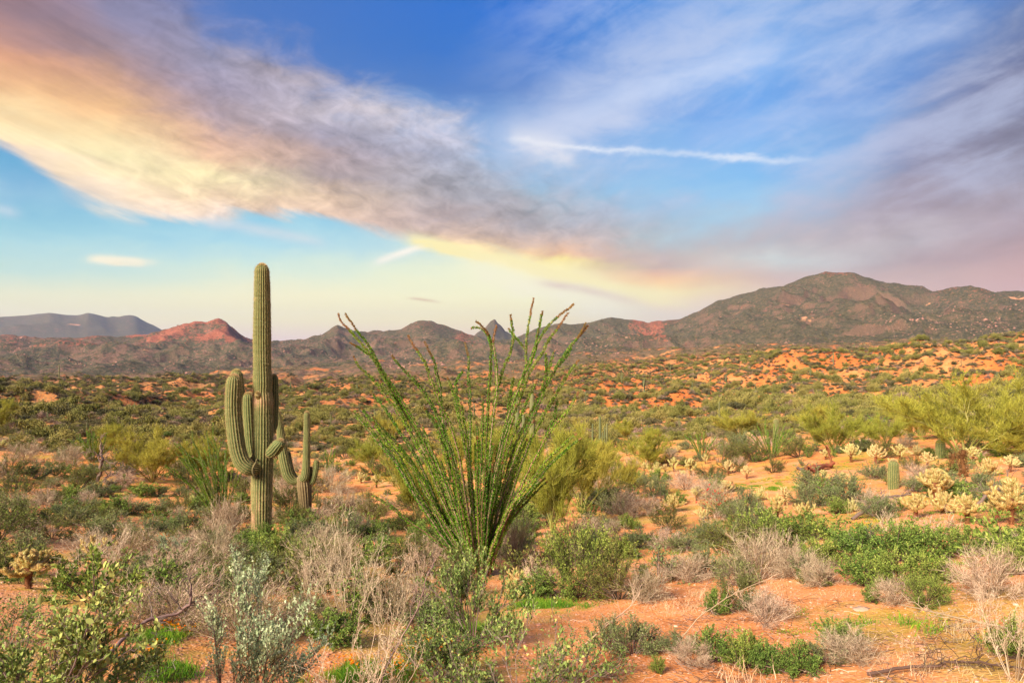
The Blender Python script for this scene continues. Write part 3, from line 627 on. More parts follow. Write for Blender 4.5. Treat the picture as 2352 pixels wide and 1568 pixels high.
def tall_dry(seed, H, R, tiptuft=True, n0=15):
    """upright dry plant: long bare stalks with pale curled twigs at their ends"""
    rng = np.random.default_rng(seed); W = MB(); L = MB()
    ph = rng.uniform(0,2*np.pi,n0); sp = rng.uniform(.1,1,n0)
    st = np.stack([np.cos(ph)*.08*R, np.sin(ph)*.08*R, np.full(n0,-.02)],-1); hh = H*rng.uniform(.5,1,n0)*(1-.35*sp)
    D = nrm(np.stack([np.cos(ph)*R*sp, np.sin(ph)*R*sp, hh],-1)); P0 = grow(rng, st, D, np.hypot(hh, R*sp), 6, .10)
    tubes(W, P0, .0048*np.linspace(1,.35,6)[None,:]*np.ones((n0,1)), 4, rng.uniform(0,1,n0))
    S,D,_ = children(rng, P0, 9, .35, 1.0, .8, .5); P1 = grow(rng, S, D, rng.uniform(.08,.30,len(S))*H, 4, .22)
    tubes(W, P1, .0022*np.linspace(1,.6,4)[None,:]*np.ones((len(S),1)), 3, rng.uniform(.3,1,len(S)))
    S,D,_ = children(rng, P1, 7, .2, 1.0, 1.0, .3); P2 = grow(rng, S, D, rng.uniform(.02,.09,len(S))*H, 4, .5)
    ribbons(L, P2, .0017, rng, rng.uniform(.3,1,len(S)))
    if tiptuft:
        S,D,_ = children(rng, P2, 2, .3, 1.0, 1.5, .3); leaves(L, S, D, .014, .006, rng, rng.uniform(.4,1,len(S)))
    return W.mesh('dry_stalks', DRY), L.mesh('dry_twigs', DRY)
for i in range(2):
    a, b_ = tall_dry(50+i, 1.25, .55, True); K[f'tall{i}'] = dict(H=1.25, R=.6, name='tall_dry_shrub', make=make_shrub('tall_dry_shrub', (a, b_, False)))

def palo_verde(seed, H, R, dens=1.0):
    rng = np.random.default_rng(seed); W = MB(); L = MB(); n0 = 8
    ph = np.arange(n0)*2*np.pi/n0+rng.uniform(-.3,.3,n0); el = rng.uniform(.25,1.25,n0)
    end = np.stack([np.sin(el)*np.cos(ph)*R*.75, np.sin(el)*np.sin(ph)*R*.75, np.cos(el)*H*.55+.2*H],-1)
    st = np.zeros((n0,3)); st[:,2] = -.1; s = np.linspace(0,1,7)[None,:,None]; mid = end*.4+np.array([0,0,.22*H])*rng.uniform(.2,1,(n0,1))
    P0 = (1-s)**2*st[:,None]+2*s*(1-s)*mid[:,None]+s*s*end[:,None]+rng.normal(size=(n0,7,3))*.035*R*s
    tubes(W, P0, H*.011*np.linspace(1,.4,7)[None,:]*rng.uniform(.6,1.1,(n0,1)), 6, rng.uniform(0,1,n0))
    S,D,_ = children(rng, P0, 8, .22, 1.0, .9, .25, np.array([0,0,.1*H]), .5); P1 = grow(rng, S, D, rng.uniform(.28,.6,len(S))*R*.8, 6, .18, (0,0,.12))
    tubes(W, P1, H*.0062*np.linspace(1,.4,6)[None,:]*np.ones((len(S),1)), 4, rng.uniform(0,1,len(S)))
    S,D,_ = children(rng, P1, 9, .15, 1.0, 1.0, .35, np.array([0,0,.1*H]), .4); P2 = grow(rng, S, D, rng.uniform(.14,.34,len(S))*R*.8, 4, .2)
    tubes(W, P2, H*.0021*np.linspace(1,.5,4)[None,:]*np.ones((len(S),1)), 3, rng.uniform(0,1,len(S)))
    S,D,_ = children(rng, P2, int(19*dens), .05, 1.0, .9, .55); n = len(S)
    P3 = grow(rng, S, D, rng.uniform(.06,.19,n)*R*.75, 3, .15, (0,0,.15)); tv = np.clip(rng.normal(.5,.22,n),0,1)
    ribbons(L, P3, H*.0016, rng, tv)
    S,D,_ = children(rng, P3, 2, .3, 1.0, .8, .4); n = len(S); spikes(L, S, D, rng.uniform(.03,.09,n)*R*.7, H*.0013, rng, np.clip(rng.normal(.6,.2,n),0,1))
    return W.mesh('palo_verde_limbs', PVBARK), L.mesh('palo_verde_twigs', PVTWIG)
for i in range(3):
    a, b_ = palo_verde(70+i, 3.0, 2.3, 1.0); K[f'palo{i}'] = dict(H=3.0, R=2.3, name='palo_verde_tree', meshes=(a,b_))
def mk_palo(i):
    def f(loc, s, rz, sz=None):
        r = empty('palo_verde_tree', loc, rz, (s,s,sz or s)); new_obj('trunk', K[f'palo{i}']['meshes'][0], r)
        o = new_obj('crown', K[f'palo{i}']['meshes'][1], r); o['kind'] = 'stuff'; return r
    return f
for i in range(3): K[f'palo{i}']['make'] = mk_palo(i)

# ---- columnar cacti
def column_mesh(mb, path, rad, ribs=20, rings=90, depth=.13, scar=None, spine=None, rng=None, tshift=0.0, cap=True, spl=.03, spw=.0026):
    """ribbed column along path (K,3) with radii; rounded tip"""
    path = np.asarray(path,float); rad = np.asarray(rad,float)
    seg = np.concatenate([[0], np.cumsum(np.linalg.norm(np.diff(path,axis=0),axis=1))]); Ls = seg[-1]
    s = np.linspace(0,Ls,rings); R = np.interp(s, seg, rad)
    def sm(col):
        m = np.gradient(col, seg); i = np.clip(np.searchsorted(seg, s)-1, 0, len(seg)-2); h = seg[i+1]-seg[i]; t=(s-seg[i])/h
        return (2*t**3-3*t**2+1)*col[i]+(t**3-2*t*t+t)*h*m[i]+(-2*t**3+3*t*t)*col[i+1]+(t**3-t*t)*h*m[i+1]
    C = np.stack([sm(path[:,k]) for k in range(3)],-1)
    if cap:
        Rt = rad[-1]; e = np.clip((s-(Ls-Rt*1.3))/(Rt*1.3),0,1); R = R*np.sqrt(np.maximum(1-e**2.2,0.0004))
    T = nrm(np.gradient(C, axis=0)); A = nrm(np.cross(T, np.array([0,1.,0]))); B = np.cross(T, A)
    M_ = ribs*4; th = np.arange(M_)*2*np.pi/M_; prof = 1+depth*(np.abs(np.cos(th*ribs/2))**.8-.55)
    wobble = 1+.012*rng.normal(size=(rings,1)) if rng is not None else 1
    if rings > 60: wobble = wobble*(1+.05*fbm(th[None,:]*1.6+s[:,None]*.15, s[:,None]*2.2+th[None,:]*0, 15, 3))
    rr = R[:,None]*prof[None,:]*wobble
    V = C[:,None,:]+rr[...,None]*(np.cos(th)[None,:,None]*A[:,None,:]+np.sin(th)[None,:,None]*B[:,None,:])
    i = np.arange(rings-1)[:,None]*M_; j = np.arange(M_)[None,:]; j2=(j+1)%M_
    F = np.stack([i+j,i+j2,i+M_+j2,i+M_+j],-1).reshape(-1,4)
    crest = np.abs(np.cos(th*ribs/2))
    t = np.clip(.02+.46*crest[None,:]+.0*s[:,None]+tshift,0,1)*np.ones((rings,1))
    if scar is not None:
        for (z0,z1,k) in scar: t = t + k*np.exp(-((s-(z0+z1)/2)/((z1-z0)/2))**2)[:,None]*(.6+.8*fbm(th[None,:]*1.2, s[:,None]*4, 5, 3))
    mb.add(V, F, np.clip(t,0,1).ravel())
    if spine is not None:
        # spine clusters on every rib crest
        n_al = max(3,int(Ls/.032)); ss = np.linspace(0, Ls*.999, n_al); ri = np.arange(ribs)*4
        fi = ss/Ls*(rings-1); i0 = np.minimum(fi.astype(int), rings-2); a = (fi-i0)[:,None,None]
        pts = V[i0][:,ri]*(1-a)+V[i0+1][:,ri]*a; ctr = (C[i0]*(1-a[:,0])+C[i0+1]*a[:,0])[:,None,:]; out = nrm(pts-ctr)
        pts = pts.reshape(-1,3); out = out.reshape(-1,3); TT = np.repeat(T[i0], ribs, axis=0)
        for k in range(6):
            d = nrm(out*.8+TT*rng.normal(size=(len(pts),1))*.6+rng.normal(size=pts.shape)*.5)
            spikes(spine, pts-out*.004, d, spl*rng.uniform(.6,1.3,len(pts)), spw, rng, rng.uniform(0,1,len(pts)))
        # woolly crown
        if cap:
            n = 500; d = nrm(rng.normal(size=(n,3))+T[-1]*1.6); spikes(spine, C[-1]-T[-1]*rad[-1]*.75+d*rad[-1]*.78, d, spl*1.1, spw*1.2, rng, rng.uniform(.4,1,n))

def crop3(pts, D, dy=0.0):
    """measured centre-line points of the saguaro (x, y, half width) -> world, at distance D"""
    out, rad = [], []
    for X, Y, hw in pts:
        u = (850+X/1.306)*.57422; v = (1000+Y/1.306)*.57422; d = D+dy
        out.append(((u-CU)/FU*d, d, (CV-v)/FU*d)); rad.append(hw/1.306*.57422/FU*d)
    return np.array(out), np.array(rad)
def build_saguaros():
    rng = np.random.default_rng(5)
    base, D = place(600, 1241)
    r = empty('saguaro_cactus', base); tag(r, 'tallest saguaro, a thick ribbed green column with upswept arms left of the big ocotillo', 'saguaro', 'saguaros near the camera')
    def part(name, pts, dy, ribs=20, scar=None, rings=110, depth=.13, mat_=SAG, sl=.03, dys=None, tshift=0., spw=.0026):
        P, R = crop3(pts, D, 0); P[:,1] += 0
        if dys is None: dys = [dy]*len(pts)
        for k, q in enumerate(dys):
            f = (D+q)/D; P[k] *= f; R[k] *= f
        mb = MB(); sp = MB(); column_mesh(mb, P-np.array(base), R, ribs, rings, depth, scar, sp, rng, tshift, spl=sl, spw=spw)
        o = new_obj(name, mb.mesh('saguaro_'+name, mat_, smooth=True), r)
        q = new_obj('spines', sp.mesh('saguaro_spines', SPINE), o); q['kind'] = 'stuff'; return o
    h = 6.5
    part('trunk', [(256,1580,44),(256,1480,47),(256,1380,48),(257,1250,50),(259,1150,50),(262,1050,49),(263,950,48),(263,860,46),(264,780,46),(261,738,42),(262,700,44),(260,600,42),(259,500,41),(259,400,41),(259,300,40),(259,200,38),(259,140,36),(259,73,34)],
         0, 22, scar=[(3.02,3.38,.55),(0,1.5,.42),(4.1,4.16,.14),(5.3,5.36,.2)], rings=260)
    part('arm', [(245,1142,20),(222,1141,30),(190,1136,37),(158,1110,39),(136,1060,39),(124,1000,39),(114,920,38),(108,850,38),(107,780,38),(110,710,37),(113,650,34)], 0, 18, dys=[0,-.2,-.32,-.35,-.35,-.35,-.35,-.35,-.35,-.35,-.35])
    part('arm', [(220,1090,24),(190,1050,28),(165,1000,30),(150,900,31),(138,780,31),(128,700,31),(123,625,30)], 0, 16, dys=[.2,.5,.55,.55,.55,.55,.55])
    part('arm', [(235,1105,22),(214,1080,25),(203,1030,26),(196,950,27),(191,870,27),(188,800,27),(187,745,25)], 0, 14, dys=[.2,.3,.3,.3,.3,.3,.3])
    part('arm', [(290,960,16),(314,930,20),(321,860,21),(323,790,21),(323,720,20),(322,652,18)], 0, 13, dys=[.2,.3,.32,.32,.32,.32])
    part('arm', [(296,1062,17),(308,1056,27),(324,1042,31),(340,1022,31),(354,1004,26),(360,988,20)], 0, 14, rings=60, dys=[-.2,-.3,-.36,-.4,-.42,-.42])
    part('bud', [(240,775,4),(238,764,13),(237,754,15),(236,744,12)], 0, 9, rings=24, dys=[-.3,-.38,-.42,-.45], depth=.25, tshift=.3)
    # woody ring where the front arm leaves the trunk
    mb = MB(); P,R = crop3([(229,1141,0)], D); c = (P[0]*((D-.28)/D)-np.array(base)); n=26; th=np.linspace(0,2*np.pi,n)
    ring = np.stack([c[0]+.02*np.cos(th*3)+.02, c[1]-.02+.19*np.cos(th)*1.0, c[2]+.19*np.sin(th)],-1)[None]; tubes(mb, ring, np.full((1,n),.02), 6, .2)
    new_obj('collar', mb.mesh('collar', CORK, True), r)
    # ---- the smaller one behind, to its right
    base2, D2 = place(706, 1181)
    r2 = empty('saguaro_cactus', base2); tag(r2, 'smaller many-armed saguaro with a brown corky trunk, right behind the tallest saguaro', 'saguaro', 'saguaros near the camera')
    def part2(name, pts, ribs, mat_=SAG, dys=None, rings=80, sp_=True, tshift=0., cap=True, depth=.14):
        P, R = crop3(pts, D2, 0)
        for k, q in enumerate(dys or [0]*len(pts)): f=(D2+q)/D2; P[k]*=f; R[k]*=f
        mb = MB(); sp = MB(); column_mesh(mb, P-np.array(base2), R, ribs, rings, depth, None, sp if sp_ else None, rng, tshift, cap)
        o = new_obj(name, mb.mesh('saguaro_'+name, mat_, True), r2)
        if sp_: q = new_obj('spines', sp.mesh('saguaro_spines', SPINE), o); q['kind']='stuff'
    part2('trunk', [(492,1410,26),(489,1370,27),(484,1300,31),(478,1230,34),(474,1190,30),(474,1165,20)], 16, CORK, sp_=False, depth=.2)
    part2('arm', [(462,1200,16),(478,1190,22),(488,1150,20),(491,1080,18),(492,1000,16),(493,930,16),(492,843,14)], 14, dys=[-.1]*7)
    part2('arm', [(450,1208,14),(425,1205,22),(400,1180,27),(383,1130,27),(370,1070,25),(360,1000,21),(352,930,17),(345,880,14),(340,835,11)], 14)
    part2('arm', [(440,1190,9),(422,1170,13),(408,1130,13),(401,1090,12),(397,1052,10)], 10, dys=[.3]*5)
    part2('arm', [(503,1215,8),(519,1210,13),(532,1180,14),(540,1140,14),(543,1092,12)], 11)
    part2('arm', [(500,1205,6),(508,1190,8),(512,1160,9),(514,1134,8)], 9, dys=[.1]*4)
build_saguaros()

SAGV = []
def sag_variant(seed, arms, ribs=12, rings=26):
    """plain distant saguaro, 5 m tall, origin at its foot"""
    rng = np.random.default_rng(seed); a = MB(); H = 5.0
    column_mesh(a, [(0,0,-.1),(0,0,H*.3),(0.02,0,H*.6),(0,0,H)], [.15,.19,.18,.14], ribs, rings, .12, None, None, rng); res=[a.mesh('far_saguaro_trunk', FARSAG, True)]
    for k in range(arms):
        ph = rng.uniform(0,2*np.pi); z = rng.uniform(.3,.55)*H; l = rng.uniform(.4,.55); top = z+rng.uniform(.8,2.0); c,s = math.cos(ph), math.sin(ph)
        b_ = MB(); column_mesh(b_, [(c*.1,s*.1+1e-3,z),(c*l*.6,s*l*.6,z-.04),(c*l,s*l,z+.3),(c*l,s*l,top)], [.10,.13,.14,.10], ribs-3, 16, .12, None, None, rng); res.append(b_.mesh('far_saguaro_arm', FARSAG, True))
    return res
for i, n in enumerate((0,1,2,3)): SAGV.append(sag_variant(90+i, n))
def far_saguaro(loc, h, var, rz, label=None, group='saguaros standing far off on the desert flats', cat='saguaro'):
    r = empty('saguaro_cactus', loc, rz, h/5.0); ms = SAGV[var]; new_obj('trunk', ms[0], r)
    for m_ in ms[1:]: new_obj('arm', m_, r)
    tag(r, label, cat, group); return r
def barrel(u, v, h_px, w_px, label, name='barrel_cactus', cat='cactus'):
    CHPOS.append((u,v,w_px)); loc, D = place(u, v); h = h_px/FU*D; w = w_px/FU*D; rng = np.random.default_rng(int(u)); mb = MB(); sp = MB()
    column_mesh(mb, [(0,0,-.05),(0,0,h*.4),(0,.001,h)], [w*.44,w*.5,w*.42], 18, 50, .16, None, sp, rng, spl=.025)
    r = empty(name, loc); o = new_obj('body', mb.mesh('barrel_body', SAG, True), r); q = new_obj('spines', sp.mesh('barrel_spines', SPINE), r); q['kind']='stuff'
    tag(r, label, cat)

# ---- cholla
def joint_mesh(seed, L=.125, R=.017, ns=420, sl=.018):
    rng = np.random.default_rng(seed); mb = MB(); K_ = 7; M_ = 8
    z = np.linspace(0,L,K_); rr = R*np.array([.55,.9,1,1,.97,.75,.15]); th = np.arange(M_)*2*np.pi/M_
    V = np.stack([rr[:,None]*np.cos(th), rr[:,None]*np.sin(th), z[:,None]*np.ones(M_)],-1)
    i = np.arange(K_-1)[:,None]*M_; j=np.arange(M_)[None,:]; j2=(j+1)%M_
    mb.add(V, np.stack([i+j,i+j2,i+M_+j2,i+M_+j],-1).reshape(-1,4), .5, 0)
    zz = rng.uniform(0.02,1,ns)*L; ph = rng.uniform(0,2*np.pi,ns); r0 = np.interp(zz, z, rr)
    P = np.stack([r0*np.cos(ph), r0*np.sin(ph), zz],-1); e = np.clip((zz/L-.75)/.25,0,1)
    D = nrm(np.stack([np.cos(ph)*(1-e*.7), np.sin(ph)*(1-e*.7), e*1.1+.15],-1)+rng.normal(size=(ns,3))*.25)
    spikes(mb, P, D, sl*rng.uniform(.7,1.2,ns), .0016, rng, rng.uniform(0,1,ns), 1)
    return mb.mesh('cholla_joint', [CHJ, CHS])
JOINTS = [joint_mesh(s) for s in (1,2,3)]
JLO = [joint_mesh(s, ns=110, sl=.022) for s in (4,5)]
def cholla_layout(seed, trunk_h, spread, levels=3, first=9):
    """positions, directions, scales of the joints around a short trunk"""
    rng = np.random.default_rng(seed); J = []
    def rec(p, d, lv, sc):
        d = d/np.linalg.norm(d); J.append((p.copy(), d.copy(), sc)); tip = p+d*.118*sc
        if lv <= 0: return
        for k in range(rng.choice([2,3,3])):
            nd = d*.6+rng.normal(size=3)*.5+np.array([0,0,.75]); nd[2] = max(nd[2], -.1); nd /= np.linalg.norm(nd)
            rec(tip-d*.02*sc, nd, lv-1, sc*rng.uniform(.82,1.0))
    for k in range(first*2):
        az = k*2*np.pi/first+rng.uniform(-.3,.3); e0 = rng.uniform(-.15,.55) if k < first else rng.uniform(.6,1.35); p = np.array([math.cos(az)*.02, math.sin(az)*.02, trunk_h*(rng.uniform(.55,.9) if k < first else 1.0)]); nseg = levels if k < first else levels-1; sc = rng.uniform(.9,1.1)
        for j in range(nseg):
            e = e0+j*.38; d = np.array([math.cos(az)*math.cos(e)*spread, math.sin(az)*math.cos(e)*spread, math.sin(e)]); d /= np.linalg.norm(d); J.append((p.copy(), d.copy(), sc)); p = p+d*.112*sc
            for q in range(2):
                nd = d*.5+rng.normal(size=3)*.5+np.array([0,0,.7]); nd /= np.linalg.norm(nd); J.append((p-d*.02, nd, sc*rng.uniform(.75,.95)))
            az += rng.uniform(-.25,.25); sc *= .93
    return J
    for k in range(first):
        ph = k*2*np.pi/first*1.0+rng.uniform(-.4,.4); z = trunk_h*rng.uniform(.72,1.02); e = rng.uniform(-.05,.8)
        d = np.array([math.cos(ph)*spread, math.sin(ph)*spread, e]); rec(np.array([math.cos(ph)*.03, math.sin(ph)*.03, z]), d, levels-1 if rng.random()<.6 else levels-2, rng.uniform(.9,1.15))
    rec(np.array([0,0,trunk_h]), np.array([.1,.1,1.]), levels-1, 1.1)
    return J
def trunk_mesh(seed, h, r=.034):
    rng = np.random.default_rng(seed); mb = MB(); K_=9; z=np.linspace(-.06,h,K_)
    P = np.stack([rng.normal(size=K_)*.012, rng.normal(size=K_)*.012, z],-1)[None]; tubes(mb, P, (r*rng.uniform(.75,1.25,K_))[None], 8, .35)
    n=700; zz=rng.uniform(0,h,n); ph=rng.uniform(0,2*np.pi,n); Pp=np.stack([r*.85*np.cos(ph), r*.85*np.sin(ph), zz],-1)
    spikes(mb, Pp, nrm(np.stack([np.cos(ph),np.sin(ph),rng.normal(size=n)*.6-.3],-1)), .030*rng.uniform(.5,1.2,n), .003, rng, rng.uniform(0,1,n)); return mb.mesh('cholla_trunk', CHTR)
from mathutils import Quaternion, Matrix
def quat_to(d): return Vector(d).to_track_quat('Z','Y')
def joined_joints(J, lo=True):
    """all joints of one far cholla as one mesh"""
    mb = MB(); src = JLO[0] if lo else JOINTS[0]; co = np.empty(len(src.vertices)*3, np.float32); src.vertices.foreach_get('co', co); co = co.reshape(-1,3)
    tv = np.empty(len(src.vertices), np.float32); src.attributes['t'].data.foreach_get('value', tv)
    nb = 6*8; quads = np.array([p.vertices[:] for p in src.polygons if p.loop_total==4]); tris = np.array([p.vertices[:] for p in src.polygons if p.loop_total==3])
    for p, d, s in J:
        Rm = np.array(quat_to(d).to_matrix()); V = (co*s)@Rm.T+p; n0 = mb.n
        mb.V.append(V.astype(np.float32)); mb.T.append(tv); mb.F.append((quads.astype(np.int32)+n0,0)); mb.F.append((tris.astype(np.int32)+n0,1)); mb.n += len(V)
    return mb.mesh('cholla_joints', [CHJ, CHS])
CH = []
for i,(th,sp,lv,fi) in enumerate([(.40,1.0,3,9),(.34,1.05,3,8),(.40,.9,3,6),(.14,1.3,3,7),(.08,1.3,2,7)]):
    J = cholla_layout(200+i, th, sp, lv, fi); pts = np.array([p+d*.12*s for p,d,s in J]); w = np.ptp(pts[:,0]); hh = pts[:,2].max()
    CH.append(dict(J=J, trunk=trunk_mesh(i, th), w=w+.05, h=hh+.02, joined=None))
CHPOS = []
def cholla(u, v, w_px, label, var=0, h_px=None, near=False, rz=None, group='pale teddy bear chollas on the slope', dead=False):
    loc, D = place(u, v); c = CH[var]; s = w_px/FU*D/c['w']; sz = s if h_px is None else h_px/FU*D/c['h']
    CHPOS.append((u,v,w_px/2))
    r = empty('cholla_cactus', loc, random.uniform(0,6.28) if rz is None else rz, (s,s,sz)); new_obj('trunk', c['trunk'], r)
    if near:
        for k,(p,d,q) in enumerate(c['J']):
            o = new_obj('joint', JOINTS[k%3], r); o.location = p; o.rotation_mode='QUATERNION'; o.rotation_quaternion = quat_to(d); o.scale=(q,q,q)
    else:
        if c['joined'] is None: c['joined'] = joined_joints(c['J'])
        o = new_obj('joints', c['joined'], r); o['kind']='stuff'
    tag(r, label, 'cholla', group)
    return r
def dead_cholla(u, v, w_px, h_px, label, crown=False):
    loc, D = place(u, v); h = h_px/FU*D; w = w_px/FU*D; rng = np.random.default_rng(int(u)); mb = MB(); n=0
    z = np.linspace(-.05,h,12); P = np.stack([np.cumsum(rng.normal(size=12)*.02), np.cumsum(rng.normal(size=12)*.02), z],-1)[None]
    tubes(mb, P, (w*.26*rng.uniform(.6,1.1,12)*np.linspace(.8,1,12))[None], 8, .4)
    n=1600; k=rng.integers(0,11,n); a=rng.uniform(0,1,(n,1)); C=P[0][k]*(1-a)+P[0][k+1]*a; d=nrm(rng.normal(size=(n,3))*[1,1,.5]); spikes(mb, C+d*w*.33, d, w*.22, .004, rng, rng.uniform(0,1,n))
    r = empty('dead_cholla', loc); new_obj('trunk', mb.mesh('dead_cholla', CHTR), r)
    if crown:
        J=[(np.array([0,0,h*.85]), nrm(np.array([rng.normal(),rng.normal(),1.6])), 1.0*h/.9) for _ in range(8)]; o=new_obj('joints', joined_joints(J), r); o['kind']='stuff'
    tag(r, label, 'cholla', 'brown dying chollas on the right slope')

# ---- ocotillo
OC1 = ["113,220 120,280 200,350 300,470 430,610 520,790 640,960 740,1130 830,1290 930,1500 1050,1800 1170,2150 1235,2440",
"172,220 200,265 260,350 340,450 400,540 480,690 580,850 680,1010 800,1200 880,1400 1000,1650 1130,2050 1215,2420",
"213,470 300,520 390,580 450,670 540,830 640,1000 760,1200",
"245,585 255,650 370,740 450,830 520,930 620,1050 700,1190 780,1330 900,1550 1040,1850 1180,2300 1210,2400",
"390,885 430,940 520,1040 600,1170 680,1290 800,1480 900,1700 1000,1950 1150,2330 1190,2400",
"228,1020 270,1080 360,1160 430,1260 500,1350 590,1440 680,1600 760,1740 860,1880 950,2080 1080,2300 1180,2440",
"408,1145 480,1240 600,1350 720,1500 840,1680 930,1850 1030,2050 1130,2300 1200,2420",
"386,1760 450,1800 560,1860 700,1990 850,2110 960,2220 1080,2340 1190,2460",
"572,580 640,670 750,780 850,900 930,1030 980,1140 1030,1270 1090,1450 1140,1700 1200,2000 1260,2400",
"707,405 740,480 800,550 860,640 900,780 960,920 1000,1060 1060,1130 1100,1280 1140,1400 1180,1650 1240,2000 1285,2420",
"852,465 880,530 920,590 950,700 980,820 990,950 1005,1150 1020,1290 1080,1500 1150,1800 1230,2300 1250,2420",
"1045,760 1090,880 1120,1000 1150,1130 1180,1280 1220,1480 1250,1800 1290,2400",
"1180,715 1110,800 1120,900 1140,1020",
"1195,465 1210,540 1240,590 1222,700 1235,850 1243,1050 1240,1280 1240,1500 1270,1850 1310,2420",
"1290,285 1340,320 1410,420 1425,520 1415,650 1410,800 1400,950 1390,1120 1380,1290 1370,1600 1340,1900 1330,2440",
"1465,320 1440,420 1440,540 1465,650 1470,800 1480,870 1450,1010 1430,1160 1415,1290 1400,1600 1360,2000 1340,2440",
"1585,230 1595,300 1615,380 1610,480 1580,580 1530,680 1490,790 1470,900",
"1245,350 1280,322 1340,340 1400,400 1424,500",
"1785,90 1760,220 1735,340 1730,470 1715,560 1725,680 1700,760 1650,880 1600,1050 1560,1190 1530,1290 1470,1600 1410,1900 1360,2440",
"1570,350 1630,430 1710,520",
"2130,140 2080,190 2030,210 1960,270 1900,340 1850,410 1800,500 1760,620 1700,750 1640,900 1600,1000 1550,1150 1510,1290 1440,1600 1390,1950 1350,2440",
"1860,200 1840,270 1825,380 1810,470 1790,560 1740,680",
"2080,215 2030,290 1980,370 1900,450 1880,540 1800,640 1740,740 1690,880 1630,1040 1590,1180 1560,1290 1500,1550 1440,1850 1370,2440",
"2250,325 2170,420 2090,510 2040,590 1980,680 1920,780 1850,900 1790,1000 1740,1120 1680,1230 1610,1380 1540,1650 1470,1900 1380,2440",
"2110,520 2060,600 1980,680",
"2230,300 2190,390 2100,500 2020,610 1950,720 1880,860 1820,1000 1760,1130 1700,1280 1620,1500 1550,1780 1480,2050 1390,2440",
"2170,620 2110,690 2050,780 1980,900 1930,990 1870,1080 1810,1200 1760,1300 1680,1500 1600,1750 1520,2000 1400,2440",
"1965,535 1930,650 1900,740 1880,860 1840,980 1770,1130", "1885,560 1900,660 1890,780 1850,900",
"2170,890 2130,960 2090,1040 2020,1110 1950,1200 1880,1290 1800,1450 1720,1600 1640,1800 1550,2000 1430,2400",
"1990,950 1975,1060 1950,1150 1890,1270",
"2190,1285 2100,1350 2030,1420 1930,1500 1860,1590 1790,1690 1700,1790 1610,1890 1530,2020 1430,2300 1390,2440",
"1885,1625 1800,1700 1720,1790 1620,1900 1550,2050 1440,2340",
"1815,800 1770,880 1720,980 1680,1080 1630,1200 1600,1290 1540,1500 1480,1750 1400,2100 1350,2440",
"1610,765 1590,900 1570,1050 1545,1210", "1290,1145 1310,1240 1310,1400 1300,1650 1310,2400",
"1345,920 1350,1100 1345,1290 1330,1600 1320,2420",
"850,1020 900,1120 970,1200 1040,1330 1100,1600 1180,1950 1270,2400",
"465,790 530,880 600,980 700,1180 760,1290 880,1500 990,1800 1150,2200 1225,2430",
"910,1410 940,1520 1000,1640 1080,1780 1130,2000 1230,2400"]
def ocotillo_stem(mb_s, mb_l, P, rng, r0=.016, r1=.005, dens=115, ll=.017, lw=.011, tip=.12, bare=.05):
    """one wand: spiny cane plus its small leaves; P from foot to tip"""
    seg = np.concatenate([[0],np.cumsum(np.linalg.norm(np.diff(P,axis=0),axis=1))]); Ls=seg[-1]; n=max(6,int(Ls/.09)); s=np.linspace(0,Ls,n)
    Q = np.stack([np.interp(s,seg,P[:,k]) for k in range(3)],-1); Q[1:-1] = (Q[:-2]+2*Q[1:-1]+Q[2:])/4; Q[1:-1] += rng.normal(size=(n-2,3))*.003
    tubes(mb_s, Q[None], np.linspace(r0,r1,n)[None], 6, float(rng.uniform(.3,.8)))
    m = int(Ls*70); f=rng.uniform(0,n-1.001,m); i=f.astype(int); a=(f-i)[:,None]; C=Q[i]*(1-a)+Q[i+1]*a; T=nrm(Q[i+1]-Q[i]); d=nrm(rvec(rng,m)+T*.3); spikes(mb_s, C, d, .022, .0018, rng, rng.uniform(.5,1,m))
    # leaves, denser on healthy stretches
    m = int(Ls*dens*9.5); f = rng.uniform(bare,1,m); ok = (np.sin(f*9+rng.uniform(0,6))*.5+.5)*.25+rng.uniform(0,1,m)*.85 > .12; f=f[ok]; m=len(f)
    f2=f*(n-1.001); i=f2.astype(int); a=(f2-i)[:,None]; C=Q[i]*(1-a)+Q[i+1]*a; T=nrm(Q[i+1]-Q[i]); rad=np.interp(f,[0,1],[r0,r1])[:,None]
    o = rvec(rng,m); o = nrm(o-T*(o*T).sum(1,keepdims=True)); d=nrm(o+T*rng.uniform(.1,1.5,(m,1)))
    tv=np.clip(rng.normal(.42,.25,m),0,1); sz=ll*rng.uniform(.6,1.35,m)*np.interp(f,[0,.85,1],[1,1,.7])
    istip = f > 1-tip
    leaves(mb_l, (C+o*rad)[~istip], d[~istip], sz[~istip], lw, rng, tv[~istip], 0)
    if istip.any(): leaves(mb_l, (C+o*rad)[istip], d[istip], sz[istip], lw*.9, rng, tv[istip], 1)
